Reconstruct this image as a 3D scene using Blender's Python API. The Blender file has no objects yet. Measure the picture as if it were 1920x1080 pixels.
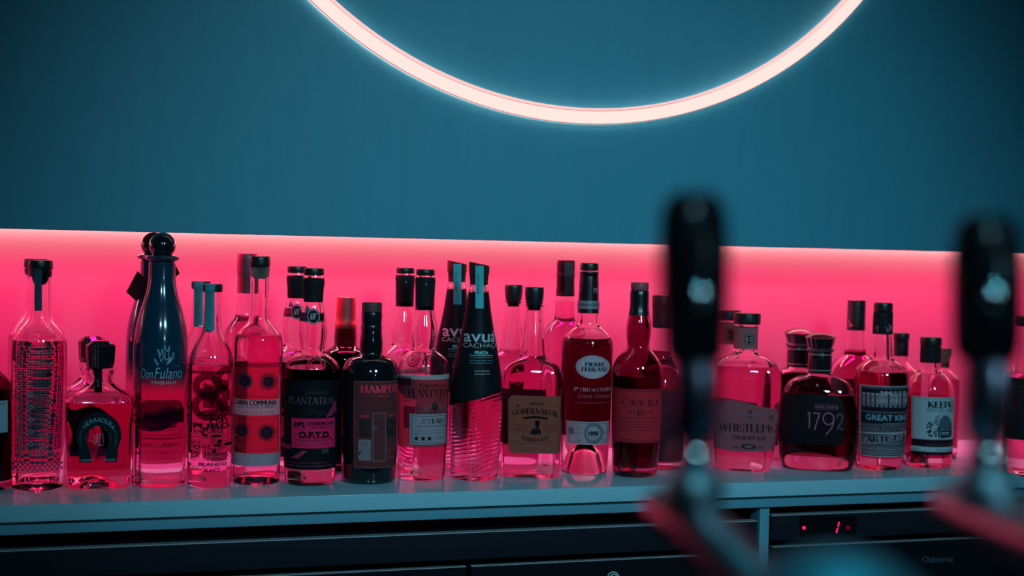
import bpy, bmesh, math, random, copy
from mathutils import Vector, Matrix, Quaternion
S = bpy.context.scene
COL = S.collection
random.seed(7)

# ------------------------------------------------------------------ camera
F = 2667.0                                   # focal length in pixels of a 1920x1080 frame
ZS = 0.95                                    # height of the worktop
RX = Vector((0.9534430112, -0.0132171602, -0.3012834729))
RY = Vector((-0.3006197812, 0.0377251118, -0.9529976721))
RZ = Vector((0.0239618756, 0.9992007419, 0.0319954043))
CAM = Vector((-0.59305591, -1.85383001, 1.29))
cd = bpy.data.cameras.new('camera'); cam = bpy.data.objects.new('camera', cd); COL.objects.link(cam)
rot = Matrix((RX, RY, RZ)).to_4x4()
cam.matrix_world = Matrix.Translation(CAM) @ rot
cd.sensor_width = 36.0; cd.lens = F / 1920 * 36.0; cd.clip_start = 0.02
cd.dof.use_dof = True; cd.dof.focus_distance = 1.97; cd.dof.aperture_fstop = 3.5; cd.dof.aperture_blades = 0
S.camera = cam
S.view_settings.view_transform = 'Standard'; S.view_settings.look = 'None'
S.view_settings.exposure = 0.0; S.view_settings.gamma = 1.0; S.view_settings.use_curve_mapping = False
S.cycles.max_bounces = 24; S.cycles.transmission_bounces = 20; S.cycles.transparent_max_bounces = 24
S.cycles.glossy_bounces = 6; S.cycles.diffuse_bounces = 4
S.cycles.sample_clamp_indirect = 4.0; S.cycles.blur_glossy = 0.3
S.cycles.use_denoising = True

# ------------------------------------------------------------------ world and lights
W = bpy.data.worlds.new('dim_room'); S.world = W; W.use_nodes = True
W.node_tree.nodes['Background'].inputs[0].default_value = (0.25, 0.75, 1.0, 1)
W.node_tree.nodes['Background'].inputs[1].default_value = 0.004

def area(name, loc, target, size, power, col, size_y=None, shape=None, spread=math.pi):
    l = bpy.data.lights.new(name, 'AREA'); o = bpy.data.objects.new(name, l); COL.objects.link(o)
    l.shape = shape or ('RECTANGLE' if size_y else 'DISK'); l.size = size
    if size_y: l.size_y = size_y
    l.energy = power; l.color = col; l.spread = spread
    o.location = loc; o.rotation_euler = (Vector(target) - Vector(loc)).to_track_quat('-Z', 'Y').to_euler()
    return o
PY = 0.165                                    # front face of the teal panel
TEAL = (0.36, 0.80, 1.0)
def spot(name, loc, target, power, cone, radius, col=TEAL, blend=1.0):
    l = bpy.data.lights.new(name, 'SPOT'); o = bpy.data.objects.new(name, l); COL.objects.link(o)
    l.energy = power; l.color = col; l.spot_size = math.radians(cone); l.spot_blend = blend; l.shadow_soft_size = radius
    o.location = loc; o.rotation_euler = (Vector(target) - Vector(loc)).to_track_quat('-Z', 'Y').to_euler(); return o
spot('room_spot', (0.35, -2.7, 2.25), (0.18, 0.16, 1.02), 128, 41, 0.22)
spot('room_spot', (-0.75, -2.5, 2.15), (0.10, 0.16, 1.04), 60, 42, 0.08)
spot('added_tap_spot', (-0.26, -1.52, 2.35), (-0.30, -1.36, 1.15), 15, 26, 0.03, (0.05, 0.72, 1.0))  # unseen lamp added above the taps for their cyan highlights
spot('added_glint_lamp', (0.25, -3.3, 1.55), (0.15, 0.16, 1.12), 16, 40, 0.03)  # unseen lamp added behind the camera for glints on handles and bottles
area('led_strip_light', (0.25, PY + 0.062, ZS + 0.356), (0.25, PY + 0.19, ZS + 0.12), 3.4, 28, (1.0, 0.003, 0.135), size_y=0.012, spread=math.radians(120))
area('added_wash_light', (0.25, 0.350, ZS + 0.364), (0.25, 0.360, ZS + 0.345), 3.4, 16, (1.0, 0.36, 0.36), size_y=0.010)  # extra strip, added to pale the top of the niche wall to salmon

# ------------------------------------------------------------------ pixel <-> world helpers
def raydir(u, v):
    c = Vector(((u - 960) / F, (540 - v) / F, -1.0))
    return Vector((RX.dot(c), RY.dot(c), RZ.dot(c)))
def on_y(u, v, y):
    w = raydir(u, v); return CAM + w * ((y - CAM.y) / w.y)
def on_z(u, v, z):
    w = raydir(u, v); return CAM + w * ((z - CAM.z) / w.z)
def at_depth(u, v, d):
    return CAM + raydir(u, v) * d
def proj(p):
    q = Vector(p) - CAM
    x = RX.x*q.x + RY.x*q.y + RZ.x*q.z; y = RX.y*q.x + RY.y*q.y + RZ.y*q.z; z = -(RX.z*q.x + RY.z*q.y + RZ.z*q.z)
    return 960 + F * x / z, 540 - F * y / z, z

# ------------------------------------------------------------------ materials
MATS = {}
def nodes(name):
    m = bpy.data.materials.new(name); m.use_nodes = True
    t = m.node_tree; t.nodes.clear()
    out = t.nodes.new('ShaderNodeOutputMaterial')
    return m, t, out
def pbr(name, col, rough=0.5, metal=0.0, spec=0.5, coat=0.0, noise=None, bump=None):
    if name in MATS: return MATS[name]
    m, t, out = nodes(name)
    b = t.nodes.new('ShaderNodeBsdfPrincipled')
    b.inputs['Base Color'].default_value = (*col, 1); b.inputs['Roughness'].default_value = rough
    if max(col) < 0.06 and rough >= 0.4 and spec == 0.5: spec = 0.05
    b.inputs['Metallic'].default_value = metal; b.inputs['Specular IOR Level'].default_value = spec
    b.inputs['Coat Weight'].default_value = coat
    if noise or bump:
        tc = t.nodes.new('ShaderNodeTexCoord'); mp = t.nodes.new('ShaderNodeMapping'); nz = t.nodes.new('ShaderNodeTexNoise')
        sc = (noise or bump)[0]; mp.inputs['Scale'].default_value = sc
        nz.inputs['Scale'].default_value = 1.0; nz.inputs['Detail'].default_value = 4
        t.links.new(tc.outputs['Object'], mp.inputs[0]); t.links.new(mp.outputs[0], nz.inputs['Vector'])
        if noise:
            mx = t.nodes.new('ShaderNodeMix'); mx.data_type = 'RGBA'
            a = noise[1]
            mx.inputs[6].default_value = (*[c * (1 - a) for c in col], 1); mx.inputs[7].default_value = (*[min(1, c * (1 + a)) for c in col], 1)
            t.links.new(nz.outputs['Fac'], mx.inputs[0]); t.links.new(mx.outputs[2], b.inputs['Base Color'])
        if bump:
            bp = t.nodes.new('ShaderNodeBump'); bp.inputs['Strength'].default_value = bump[1]; bp.inputs['Distance'].default_value = 0.001
            t.links.new(nz.outputs['Fac'], bp.inputs['Height']); t.links.new(bp.outputs[0], b.inputs['Normal'])
    t.links.new(b.outputs[0], out.inputs[0]); MATS[name] = m; return m
def glass(name, tint=(1, 1, 1), rough=0.0, ior=1.46, ripple=None):
    if name in MATS: return MATS[name]
    m, t, out = nodes(name)
    b = t.nodes.new('ShaderNodeBsdfPrincipled')
    b.inputs['Base Color'].default_value = (*tint, 1); b.inputs['Roughness'].default_value = rough
    b.inputs['IOR'].default_value = ior; b.inputs['Transmission Weight'].default_value = 1.0
    if ripple:
        tc = t.nodes.new('ShaderNodeTexCoord'); mp = t.nodes.new('ShaderNodeMapping'); mp.inputs['Rotation'].default_value = ripple[1]
        wv = t.nodes.new('ShaderNodeTexWave'); wv.bands_direction = 'Z'; wv.inputs['Scale'].default_value = ripple[0]
        wv.inputs['Distortion'].default_value = 1.5; wv.inputs['Detail'].default_value = 1; wv.inputs['Detail Scale'].default_value = 0.6
        bp = t.nodes.new('ShaderNodeBump'); bp.inputs['Strength'].default_value = ripple[2]; bp.inputs['Distance'].default_value = 0.002
        t.links.new(tc.outputs['Object'], mp.inputs[0]); t.links.new(mp.outputs[0], wv.inputs['Vector'])
        t.links.new(wv.outputs['Fac'], bp.inputs['Height']); t.links.new(bp.outputs[0], b.inputs['Normal'])
    t.links.new(b.outputs[0], out.inputs[0]); MATS[name] = m; return m
def tint(name, col):
    if name in MATS: return MATS[name]
    m, t, out = nodes(name); b = t.nodes.new('ShaderNodeBsdfTransparent'); b.inputs[0].default_value = (*col, 1)
    t.links.new(b.outputs[0], out.inputs[0]); MATS[name] = m; return m
def paper(name, col, through=0.45, rough=0.7):
    """label paper: scatters light back and lets some of it through"""
    if name in MATS: return MATS[name]
    m, t, out = nodes(name)
    a = t.nodes.new('ShaderNodeBsdfDiffuse'); a.inputs[0].default_value = (*col, 1)
    b = t.nodes.new('ShaderNodeBsdfTranslucent'); b.inputs[0].default_value = (*col, 1)
    x = t.nodes.new('ShaderNodeMixShader'); x.inputs[0].default_value = through
    t.links.new(a.outputs[0], x.inputs[1]); t.links.new(b.outputs[0], x.inputs[2]); t.links.new(x.outputs[0], out.inputs[0])
    MATS[name] = m; return m
def veil(name, col, alpha):
    """half transparent printed film"""
    if name in MATS: return MATS[name]
    m, t, out = nodes(name)
    a = t.nodes.new('ShaderNodeBsdfTransparent'); b = t.nodes.new('ShaderNodeBsdfDiffuse'); b.inputs[0].default_value = (*col, 1)
    x = t.nodes.new('ShaderNodeMixShader'); x.inputs[0].default_value = alpha
    t.links.new(a.outputs[0], x.inputs[1]); t.links.new(b.outputs[0], x.inputs[2]); t.links.new(x.outputs[0], out.inputs[0])
    MATS[name] = m; return m
def film(name, through, col, alpha):
    """tinted see-through film with some ink on it"""
    if name in MATS: return MATS[name]
    m, t, out = nodes(name)
    a = t.nodes.new('ShaderNodeBsdfTransparent'); a.inputs[0].default_value = (*through, 1); b = t.nodes.new('ShaderNodeBsdfDiffuse'); b.inputs[0].default_value = (*col, 1)
    x = t.nodes.new('ShaderNodeMixShader'); x.inputs[0].default_value = alpha
    t.links.new(a.outputs[0], x.inputs[1]); t.links.new(b.outputs[0], x.inputs[2]); t.links.new(x.outputs[0], out.inputs[0])
    MATS[name] = m; return m
def glow(name, col, s):
    if name in MATS: return MATS[name]
    m, t, out = nodes(name); e = t.nodes.new('ShaderNodeEmission'); e.inputs[0].default_value = (*col, 1); e.inputs[1].default_value = s
    t.links.new(e.outputs[0], out.inputs[0]); MATS[name] = m; return m

M_black = pbr('black_plastic', (0.012, 0.013, 0.016), 0.35)
M_blackgloss = pbr('black_glossy_lacquer', (0.010, 0.010, 0.013), 0.12, coat=0.5)
M_blackmatte = pbr('black_matte_foil', (0.014, 0.014, 0.018), 0.55)
M_cork = pbr('cork', (0.17, 0.06, 0.055), 0.85, noise=((900, 900, 900), 0.4))
M_plug = pbr('grey_stopper_plug', (0.30, 0.27, 0.26), 0.6)
M_redwax = pbr('red_wax', (0.42, 0.02, 0.03), 0.4, bump=((300, 300, 60), 0.5))
M_mauve = pbr('wine_red_capsule', (0.16, 0.02, 0.05), 0.45)
M_brown = pbr('brown_wood_stopper', (0.085, 0.028, 0.030), 0.6, noise=((400, 400, 60), 0.4))
M_tealstrip = paper('teal_seal_strip', (0.06, 0.30, 0.36), 0.2)
M_darkstrip = paper('dark_blue_seal_strip', (0.03, 0.10, 0.15), 0.2)
M_greystrip = paper('grey_seal_strip', (0.22, 0.20, 0.22), 0.2)
M_ink = pbr('black_ink', (0.008, 0.007, 0.010), 0.6)
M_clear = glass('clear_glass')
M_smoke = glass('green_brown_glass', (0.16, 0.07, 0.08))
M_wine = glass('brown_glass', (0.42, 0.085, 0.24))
M_pale = tint('pink_lit_spirit', (0.99, 0.70, 0.88))  # the spirit is clear; the rose tint paints in deeper pink light
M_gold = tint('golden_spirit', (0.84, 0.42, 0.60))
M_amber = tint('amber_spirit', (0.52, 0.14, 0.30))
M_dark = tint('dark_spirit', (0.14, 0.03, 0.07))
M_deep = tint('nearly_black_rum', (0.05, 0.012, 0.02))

# ------------------------------------------------------------------ mesh helpers
def link(name, verts, faces, mats, parent=None, mi=None, smooth=True, recalc=True, angle=35):
    me = bpy.data.meshes.new(name); me.from_pydata([tuple(v) for v in verts], [], faces)
    for m in (mats if isinstance(mats, (list, tuple)) else [mats]): me.materials.append(m)
    if mi: me.polygons.foreach_set('material_index', mi)
    if recalc:
        bm = bmesh.new(); bm.from_mesh(me); bmesh.ops.recalc_face_normals(bm, faces=bm.faces); bm.to_mesh(me); bm.free()
    if smooth:
        me.polygons.foreach_set('use_smooth', [True] * len(me.polygons))
        me.set_sharp_from_angle(angle=math.radians(angle))
    o = bpy.data.objects.new(name, me); COL.objects.link(o)
    if parent: o.parent = parent
    return o
def box(lo, hi, bev=0.0, seg=2):
    bm = bmesh.new(); bmesh.ops.create_cube(bm, size=1)
    for v in bm.verts: v.co = Vector([lo[i] + (v.co[i] + 0.5) * (hi[i] - lo[i]) for i in range(3)])
    if bev: bmesh.ops.bevel(bm, geom=list(bm.edges), offset=bev, segments=seg, affect='EDGES', profile=0.7)
    bm.verts.ensure_lookup_table(); bm.verts.index_update()
    r = ([v.co.copy() for v in bm.verts], [[v.index for v in f.verts] for f in bm.faces]); bm.free(); return r
def join(*parts):
    V, Fc = [], []
    for v, f in parts:
        n = len(V); V += list(v); Fc += [[i + n for i in q] for q in f]
    return V, Fc
def chaikin(p, n=2):
    for _ in range(n):
        q = [p[0]]
        for a, b in zip(p, p[1:]):
            q.append(tuple(x * .75 + y * .25 for x, y in zip(a, b))); q.append(tuple(x * .25 + y * .75 for x, y in zip(a, b)))
        q.append(p[-1]); p = q
    return p
def lathe(prof, seg=56, off=(0, 0)):
    """prof: (r, z, power, ratio) rings; r = 0 closes on the axis; superellipse cross-section"""
    V, Fc, prev = [], [], None
    for p in prof:
        r, z = p[0], p[1]; n = p[2] if len(p) > 2 else 2.0; q = p[3] if len(p) > 3 else 1.0
        if r <= 1e-7: ring = [len(V)]; V.append(Vector((off[0], off[1], z)))
        else:
            ring = []
            for k in range(seg):
                a = 2 * math.pi * k / seg; c, s = math.cos(a), math.sin(a)
                if n > 2.01: c, s = math.copysign(abs(c) ** (2 / n), c), math.copysign(abs(s) ** (2 / n), s)
                ring.append(len(V)); V.append(Vector((off[0] + r * c, off[1] + r * q * s, z)))
        if prev is not None:
            a, b = prev, ring
            if len(a) == 1 and len(b) > 1: Fc += [[a[0], b[(k + 1) % seg], b[k]] for k in range(seg)]
            elif len(b) == 1 and len(a) > 1: Fc += [[b[0], a[k], a[(k + 1) % seg]] for k in range(seg)]
            elif len(a) > 1: Fc += [[a[k], a[(k + 1) % seg], b[(k + 1) % seg], b[k]] for k in range(seg)]
        prev = ring
    return V, Fc
def tube(pts, rad, seg=24, cap=True):
    """round bar along a polyline; rad may be a list"""
    pts = [Vector(p) for p in pts]; rad = rad if isinstance(rad, (list, tuple)) else [rad] * len(pts)
    V, Fc, prev, u = [], [], None, None
    for i, p in enumerate(pts):
        d = (pts[min(i + 1, len(pts) - 1)] - pts[max(i - 1, 0)]).normalized()
        u = (u - d * u.dot(d)).normalized() if u else d.orthogonal().normalized()
        w = d.cross(u); ring = []
        for k in range(seg):
            a = 2 * math.pi * k / seg; ring.append(len(V)); V.append(p + (u * math.cos(a) + w * math.sin(a)) * rad[i])
        if prev: Fc += [[prev[k], prev[(k + 1) % seg], ring[(k + 1) % seg], ring[k]] for k in range(seg)]
        prev = ring; 
        if i == 0: first = ring
    if cap: Fc += [first[::-1], prev]
    return V, Fc
def thing(name, label, cat, loc=(0, 0, 0), rz=0, group=None):
    o = bpy.data.objects.new(name, None); COL.objects.link(o); o.empty_display_size = 0.05
    o.location = loc; o.rotation_euler = (0, 0, rz); o['label'] = label; o['category'] = cat
    if group: o['group'] = group
    return o
def struct(o): o['kind'] = 'structure'; return o
def copy_tree(o, parent=None):
    c = o.copy(); COL.objects.link(c); c.parent = parent
    for ch in list(o.children): copy_tree(ch, c)
    return c

# ------------------------------------------------------------------ lettering
_fc = {}
def sans(s, shear=0.0, bold=0.0):
    key = (s, shear, bold)
    if key in _fc: return _fc[key]
    cu = bpy.data.curves.new('t', 'FONT'); cu.body = s; cu.shear = shear; cu.offset = bold; cu.resolution_u = 3; cu.fill_mode = 'FRONT'
    o = bpy.data.objects.new('t', cu); COL.objects.link(o)
    bpy.context.view_layer.update()
    me = o.evaluated_get(bpy.context.evaluated_depsgraph_get()).to_mesh(); me.calc_loop_triangles()
    V = [(v.co.x, v.co.y) for v in me.vertices]; T = [tuple(t.vertices) for t in me.loop_triangles]
    bpy.data.objects.remove(o); bpy.data.curves.remove(cu)
    _fc[key] = [[V[i] for i in t] for t in T]; return _fc[key]
SG = {  # serif capitals as strokes in a unit em: v stem, t thin stem, h bar, d thick / n thin diagonal, o arc(cx,cy,rx,ry,a0,a1)
 'A': (.78, 'n .06 0 .38 1|d .38 1 .72 0|h .18 .58 .34|f .06 0|f .72 0'), 'B': (.66, 'v .14|o .3 .76 .24 .24 -90 90|o .3 .27 .3 .27 -90 90|h .14 .32 1|h .14 .32 .52|h .14 .32 0'),
 'C': (.7, 'o .42 .5 .34 .5 48 312|t .66 .68 .98'), 'D': (.76, 'v .14|o .3 .5 .36 .5 -90 90|h .14 .32 1|h .14 .32 0'),
 'E': (.62, 'v .14|h .14 .54 1|h .14 .44 .52|h .14 .56 0|t .54 .84 1|t .56 0 .18|t .44 .42 .62'), 'F': (.58, 'v .14|h .14 .54 1|h .14 .44 .52|t .54 .84 1|t .44 .42 .62'),
 'G': (.76, 'o .42 .5 .34 .5 48 318|v2 .66 0 .42|t .66 .7 .98'), 'H': (.8, 'v .14|v .64|h .14 .64 .52'), 'I': (.32, 'v .16'), 'J': (.45, 'v2 .28 .2 1|o .14 .2 .14 .2 180 360'),
 'K': (.74, 'v .14|n .2 .42 .62 1|d .3 .55 .68 0|f .68 0|f .62 1'), 'L': (.6, 'v .14|h .14 .54 0|t .54 0 .22'), 'M': (.95, 't .12 0 1|d .12 1 .45 .05|n .45 .05 .8 1|v .8|f .12 0'),
 'N': (.8, 't .12 0 1|d .12 1 .66 0|t .66 0 1|f .12 0|f .66 1'), 'O': (.78, 'o .39 .5 .33 .5 0 360'), 'P': (.62, 'v .14|o .3 .73 .27 .27 -90 90|h .14 .32 1|h .14 .32 .46'),
 'Q': (.78, 'o .39 .5 .33 .5 0 360|d .42 .2 .72 -.12'), 'R': (.72, 'v .14|o .3 .74 .26 .26 -90 90|h .14 .32 1|h .14 .32 .48|d .34 .48 .66 0|f .66 0'),
 'S': (.56, 'o .28 .74 .2 .25 35 270|o .28 .25 .22 .25 -145 90|t .47 .76 .98|t .07 .02 .24'), 'T': (.66, 'v .33|h .04 .62 1|t .05 .8 1|t .61 .8 1'), 'U': (.76, 'v2 .14 .3 1|o .38 .3 .24 .3 180 360|t .62 .3 1|f .14 1|f .62 1'),
 'V': (.76, 'd .08 1 .38 0|n .38 0 .7 1|f .08 1|f .7 1'), 'W': (1.05, 'd .06 1 .3 0|n .3 0 .52 .9|d .52 .9 .76 0|n .76 0 1 1|f .06 1|f 1 1'), 'X': (.74, 'd .08 1 .66 0|n .1 0 .64 1'),
 'Y': (.72, 'd .06 1 .36 .48|n .36 .48 .66 1|v2 .36 0 .5|f .06 1|f .66 1|f .36 0'), 'Z': (.64, 'h .08 .56 1|d .56 1 .08 0|h .08 .58 0'),
 '0': (.6, 'o .3 .5 .24 .5 0 360'), '1': (.4, 'v .2|n .04 .8 .2 1'), '2': (.56, 'o .28 .7 .22 .3 -20 180|n .46 .58 .08 .04|h .06 .52 0'), '3': (.54, 'o .26 .76 .2 .24 -90 160|o .26 .27 .24 .27 -160 90'),
 '4': (.6, 'v2 .42 0 1|n .42 1 .04 .3|h .04 .58 .3|f .42 0'), '7': (.54, 'h .06 .52 1|d .5 1 .22 0|t .06 .8 1'), '8': (.56, 'o .28 .76 .2 .24 0 360|o .28 .27 .24 .27 0 360'), '9': (.58, 'o .29 .7 .24 .3 0 360|o .2 .62 .33 .62 -85 10'),
 '6': (.58, 'o .29 .3 .24 .3 0 360|o .38 .38 .33 .62 95 190'), ' ': (.35, ''), "'": (.2, 't .1 .7 1'), '&': (.7, 'o .3 .76 .16 .24 0 360|o .3 .26 .24 .26 0 360|d .4 .4 .66 0'), '.': (.24, 'h .06 .18 .03'), '*': (.5, '')}
def serif(s, weight=1.0):
    TK, TN = .15 * weight, .055 * weight
    out, x0 = [], 0.0
    def quad(a, b, c, d): out.append([(p[0] + x0, p[1]) for p in (a, b, c)]); out.append([(p[0] + x0, p[1]) for p in (a, c, d)])
    def foot(x, y):
        h = .05 if y < .5 else -.05
        quad((x - .13, y), (x + .13, y), (x + .13, y + h), (x - .13, y + h))
    def diag(a, b, w):
        quad((a[0] - w / 2, a[1]), (a[0] + w / 2, a[1]), (b[0] + w / 2, b[1]), (b[0] - w / 2, b[1]))
    for ch in s:
        w, g = SG.get(ch, SG[' '])
        for st in g.split('|'):
            if not st: continue
            k = st.split(); v = [float(q) for q in k[1:]]; c = k[0]
            if c == 'v': diag((v[0], 0), (v[0], 1), TK); foot(v[0], 0); foot(v[0], 1)
            elif c == 'v2': diag((v[0], v[1]), (v[0], v[2]), TK)
            elif c == 't': diag((v[0], v[1]), (v[0], v[2]), TN)
            elif c == 'h': quad((v[0], v[2] - TN / 2), (v[1], v[2] - TN / 2), (v[1], v[2] + TN / 2), (v[0], v[2] + TN / 2))
            elif c in 'dn': diag((v[0], v[1]), (v[2], v[3]), TK * 1.1 if c == 'd' else TN * 1.2)
            elif c == 'f': foot(v[0], v[1])
            elif c == 'o':
                cx, cy, rx, ry, a0, a1 = v; n = max(8, int(abs(a1 - a0) / 14)); P = []
                for i in range(n + 1):
                    a = math.radians(a0 + (a1 - a0) * i / n); h = TN / 2 + (TK - TN) / 2 * abs(math.cos(a)) ** 1.3
                    P.append(((cx + (rx - h) * math.cos(a), cy + (ry - h * .8) * math.sin(a)), (cx + (rx + h * .5) * math.cos(a), cy + ry * math.sin(a))))
                for (a, b), (c2, d2) in zip(P, P[1:]): quad(a, b, d2, c2)
        x0 += w
    return out
def split_tri(t, L, out, depth=0):
    e = [math.dist(t[i], t[(i + 1) % 3]) for i in range(3)]; m = max(e)
    if m <= L or depth > 7: out.append(t); return
    i = e.index(m); a, b, c = t[i], t[(i + 1) % 3], t[(i + 2) % 3]; h = ((a[0] + b[0]) / 2, (a[1] + b[1]) / 2)
    split_tri([a, h, c], L, out, depth + 1); split_tri([h, b, c], L, out, depth + 1)

class Art:
    """flat shapes in photo coordinates that a bottle (or flat panel) wraps on its surface"""
    def __init__(s, bottle, org=(0, 0, 1), step=3.5):
        s.b = bottle; s.t = []; s.o = org; s.step = step * org[2]      # (tri, mat, layer)
    def to(s, x, y): return s.b.loc(s.o[0] + x / s.o[2], s.o[1] + y / s.o[2])
    def arc(s, x0, x1, u, y):
        a, yy = s.to(x0, y); b, _ = s.to(x1, y); return (s.b.frm(s.b.arc(a, b, u, yy)) - s.o[0]) * s.o[2]
    def add(s, tris, mat, layer):
        o = []
        for t in tris: split_tri(t, s.step, o)
        s.t += [(t, mat, layer) for t in o]; return s
    def rect(s, x0, y0, x1, y1, mat=0, layer=0, skew=0.0):
        n = max(1, int(abs(x1 - x0) / s.step) + 1); T = []
        for i in range(n):
            a = x0 + (x1 - x0) * i / n; b = x0 + (x1 - x0) * (i + 1) / n; ka = skew * (a - x0); kb = skew * (b - x0)
            T += [[(a, y0 + ka), (b, y0 + kb), (b, y1 + kb)], [(a, y0 + ka), (b, y1 + kb), (a, y1 + ka)]]
        return s.add(T, mat, layer)
    def frame(s, x0, y0, x1, y1, w, mat=1, layer=1):
        s.rect(x0, y0, x1, y0 + w, mat, layer); s.rect(x0, y1 - w, x1, y1, mat, layer); s.rect(x0, y0, x0 + w, y1, mat, layer); return s.rect(x1 - w, y0, x1, y1, mat, layer)
    def poly(s, P, mat=0, layer=0):
        c = (sum(p[0] for p in P) / len(P), sum(p[1] for p in P) / len(P))
        return s.add([[c, P[i], P[(i + 1) % len(P)]] for i in range(len(P))], mat, layer)
    def ell(s, cx, cy, rx, ry=None, mat=0, layer=0, hole=0.0, a0=0, a1=360, n=28):
        ry = ry or rx; T = []
        for i in range(n):
            a, b = (math.radians(a0 + (a1 - a0) * k / n) for k in (i, i + 1))
            p = [(cx + rx * q * math.cos(g), cy + ry * q * math.sin(g)) for q in (1, hole) for g in (a, b)]
            T.append([p[0], p[1], p[3]]); 
            if hole: T.append([p[0], p[3], p[2]])
        return s.add(T, mat, layer)
    def line(s, a, b, w, mat=1, layer=1):
        d = math.dist(a, b) or 1; nx, ny = -(b[1] - a[1]) / d * w / 2, (b[0] - a[0]) / d * w / 2
        q = [(a[0] + nx, a[1] + ny), (b[0] + nx, b[1] + ny), (b[0] - nx, b[1] - ny), (a[0] - nx, a[1] - ny)]
        return s.add([[q[0], q[1], q[2]], [q[0], q[2], q[3]]], mat, layer)
    def path(s, pts, w, mat=1, layer=1):
        for a, b in zip(pts, pts[1:]): s.line(a, b, w, mat, layer)
        return s
    def _text(s, T, box, mat, layer, skew, rot, wrap):
        xs = [p[0] for t in T for p in t]; ys = [p[1] for t in T for p in t]
        a, b, c, d = min(xs), max(xs), min(ys), max(ys); x0, y0, x1, y1 = box
        O = []
        for t in T:
            q = []
            for p in t:
                u, v = (p[0] - a) / (b - a), (p[1] - c) / (d - c)
                if rot == 90: u, v = 1 - v, u                    # reads upwards
                elif rot == -90: u, v = v, 1 - u                 # reads downwards
                x = s.arc(x0, x1, u, (y0 + y1) / 2) if wrap else x0 + (x1 - x0) * u
                q.append((x, y1 + (y0 - y1) * v + skew * (x - x0)))
            O.append(q)
        return s.add(O, mat, layer)
    def text(s, st, x0, y0, x1, y1, mat=1, layer=1, shear=0.0, bold=0.0, skew=0.0, rot=0, wrap=True):
        if 'M' in st and bold > 0:                       # stroke thickening breaks this letter: strike it twice instead
            d = bold * abs(y1 - y0) * .9
            s._text(sans(st, shear), (x0 + d, y0, x1, y1), mat, layer, skew, rot, wrap)
            return s._text(sans(st, shear), (x0, y0, x1 - d, y1), mat, layer, skew, rot, wrap)
        return s._text(sans(st, shear, bold), (x0, y0, x1, y1), mat, layer, skew, rot, wrap)
    def serif(s, st, x0, y0, x1, y1, mat=1, layer=1, weight=1.0, skew=0.0, rot=0, wrap=True):
        return s._text(serif(st, weight), (x0, y0, x1, y1), mat, layer, skew, rot, wrap)
    def ring_text(s, st, cx, cy, r, h, a0, a1, mat=1, layer=1):
        """letters along an arc, angles clockwise from the top; last letter at a1"""
        n = len(st)
        for i, ch in enumerate(st):
            if ch == ' ': continue
            T = sans(ch); a = math.radians(a0 + (a1 - a0) * i / max(1, n - 1)); X, Y = math.sin(a), -math.cos(a)
            w = max(p[0] for t in T for p in t); O = []
            for t in T:
                O.append([(cx + X * (r + p[1] * h) - Y * (p[0] - w / 2) * h, cy + Y * (r + p[1] * h) + X * (p[0] - w / 2) * h) for p in t])
            s.add(O, mat, layer)
        return s
    def fine(s, x0, x1, y, h=2.0, mat=1, layer=1, word=7.0):
        """a line of print too small to read"""
        x = x0; lw = h * .62; t = max(h * .20, .8)
        while x < x1 - lw:
            for _ in range(random.randint(2, 7)):
                if x > x1 - lw: break
                k = random.random(); yy = y + (h * .25 if k > .35 else 0)
                s.rect(x, yy, x + t, y + h, mat, layer)
                if k > .15: s.rect(x + lw - t, y + h * .25, x + lw, y + h, mat, layer)
                if k > .3: s.rect(x + t, y + h * (.25 if k < .7 else .8), x + lw - t, y + h * (.25 if k < .7 else .8) + t, mat, layer)
                x += lw + h * .2
            x += h * .45
        return s
    def build(s, name, mats, parent, label=None):
        V, Fc, MI, idx = [], [], [], {}
        for t, m, l in s.t:
            f = []
            for p in t:
                k = (round(p[0], 3), round(p[1], 3), l, m)
                if k not in idx: idx[k] = len(V); V.append(s.b.map(*s.to(*p), l))
                f.append(idx[k])
            if len(set(f)) == 3: Fc.append(f); MI.append(m)
        o = link(name, V, Fc, mats, parent, MI, smooth=True, recalc=False)
        bm = bmesh.new(); bm.from_mesh(o.data)
        for f in bm.faces:
            f.normal_update()
            if f.normal.dot(s.b.outward(f.calc_center_median())) < 0: f.normal_flip()
        bm.to_mesh(o.data); bm.free()
        if label: o['label'] = label
        return o

class FlatArt:
    """mapping for Art on an upright board whose front face lies at world Y = y"""
    def __init__(s, y, root=(0, 0, 0)): s.y = y; s.root = Vector(root)
    def map(s, x, y, l): p = on_y(x, y, s.y - 0.0002 - l * 0.00015); return p - s.root
    def loc(s, x, y): return x, y
    def frm(s, x): return x
    def arc(s, x0, x1, u, y): return x0 + (x1 - x0) * u
    def outward(s, c): return Vector((0, -1, 0))

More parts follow.
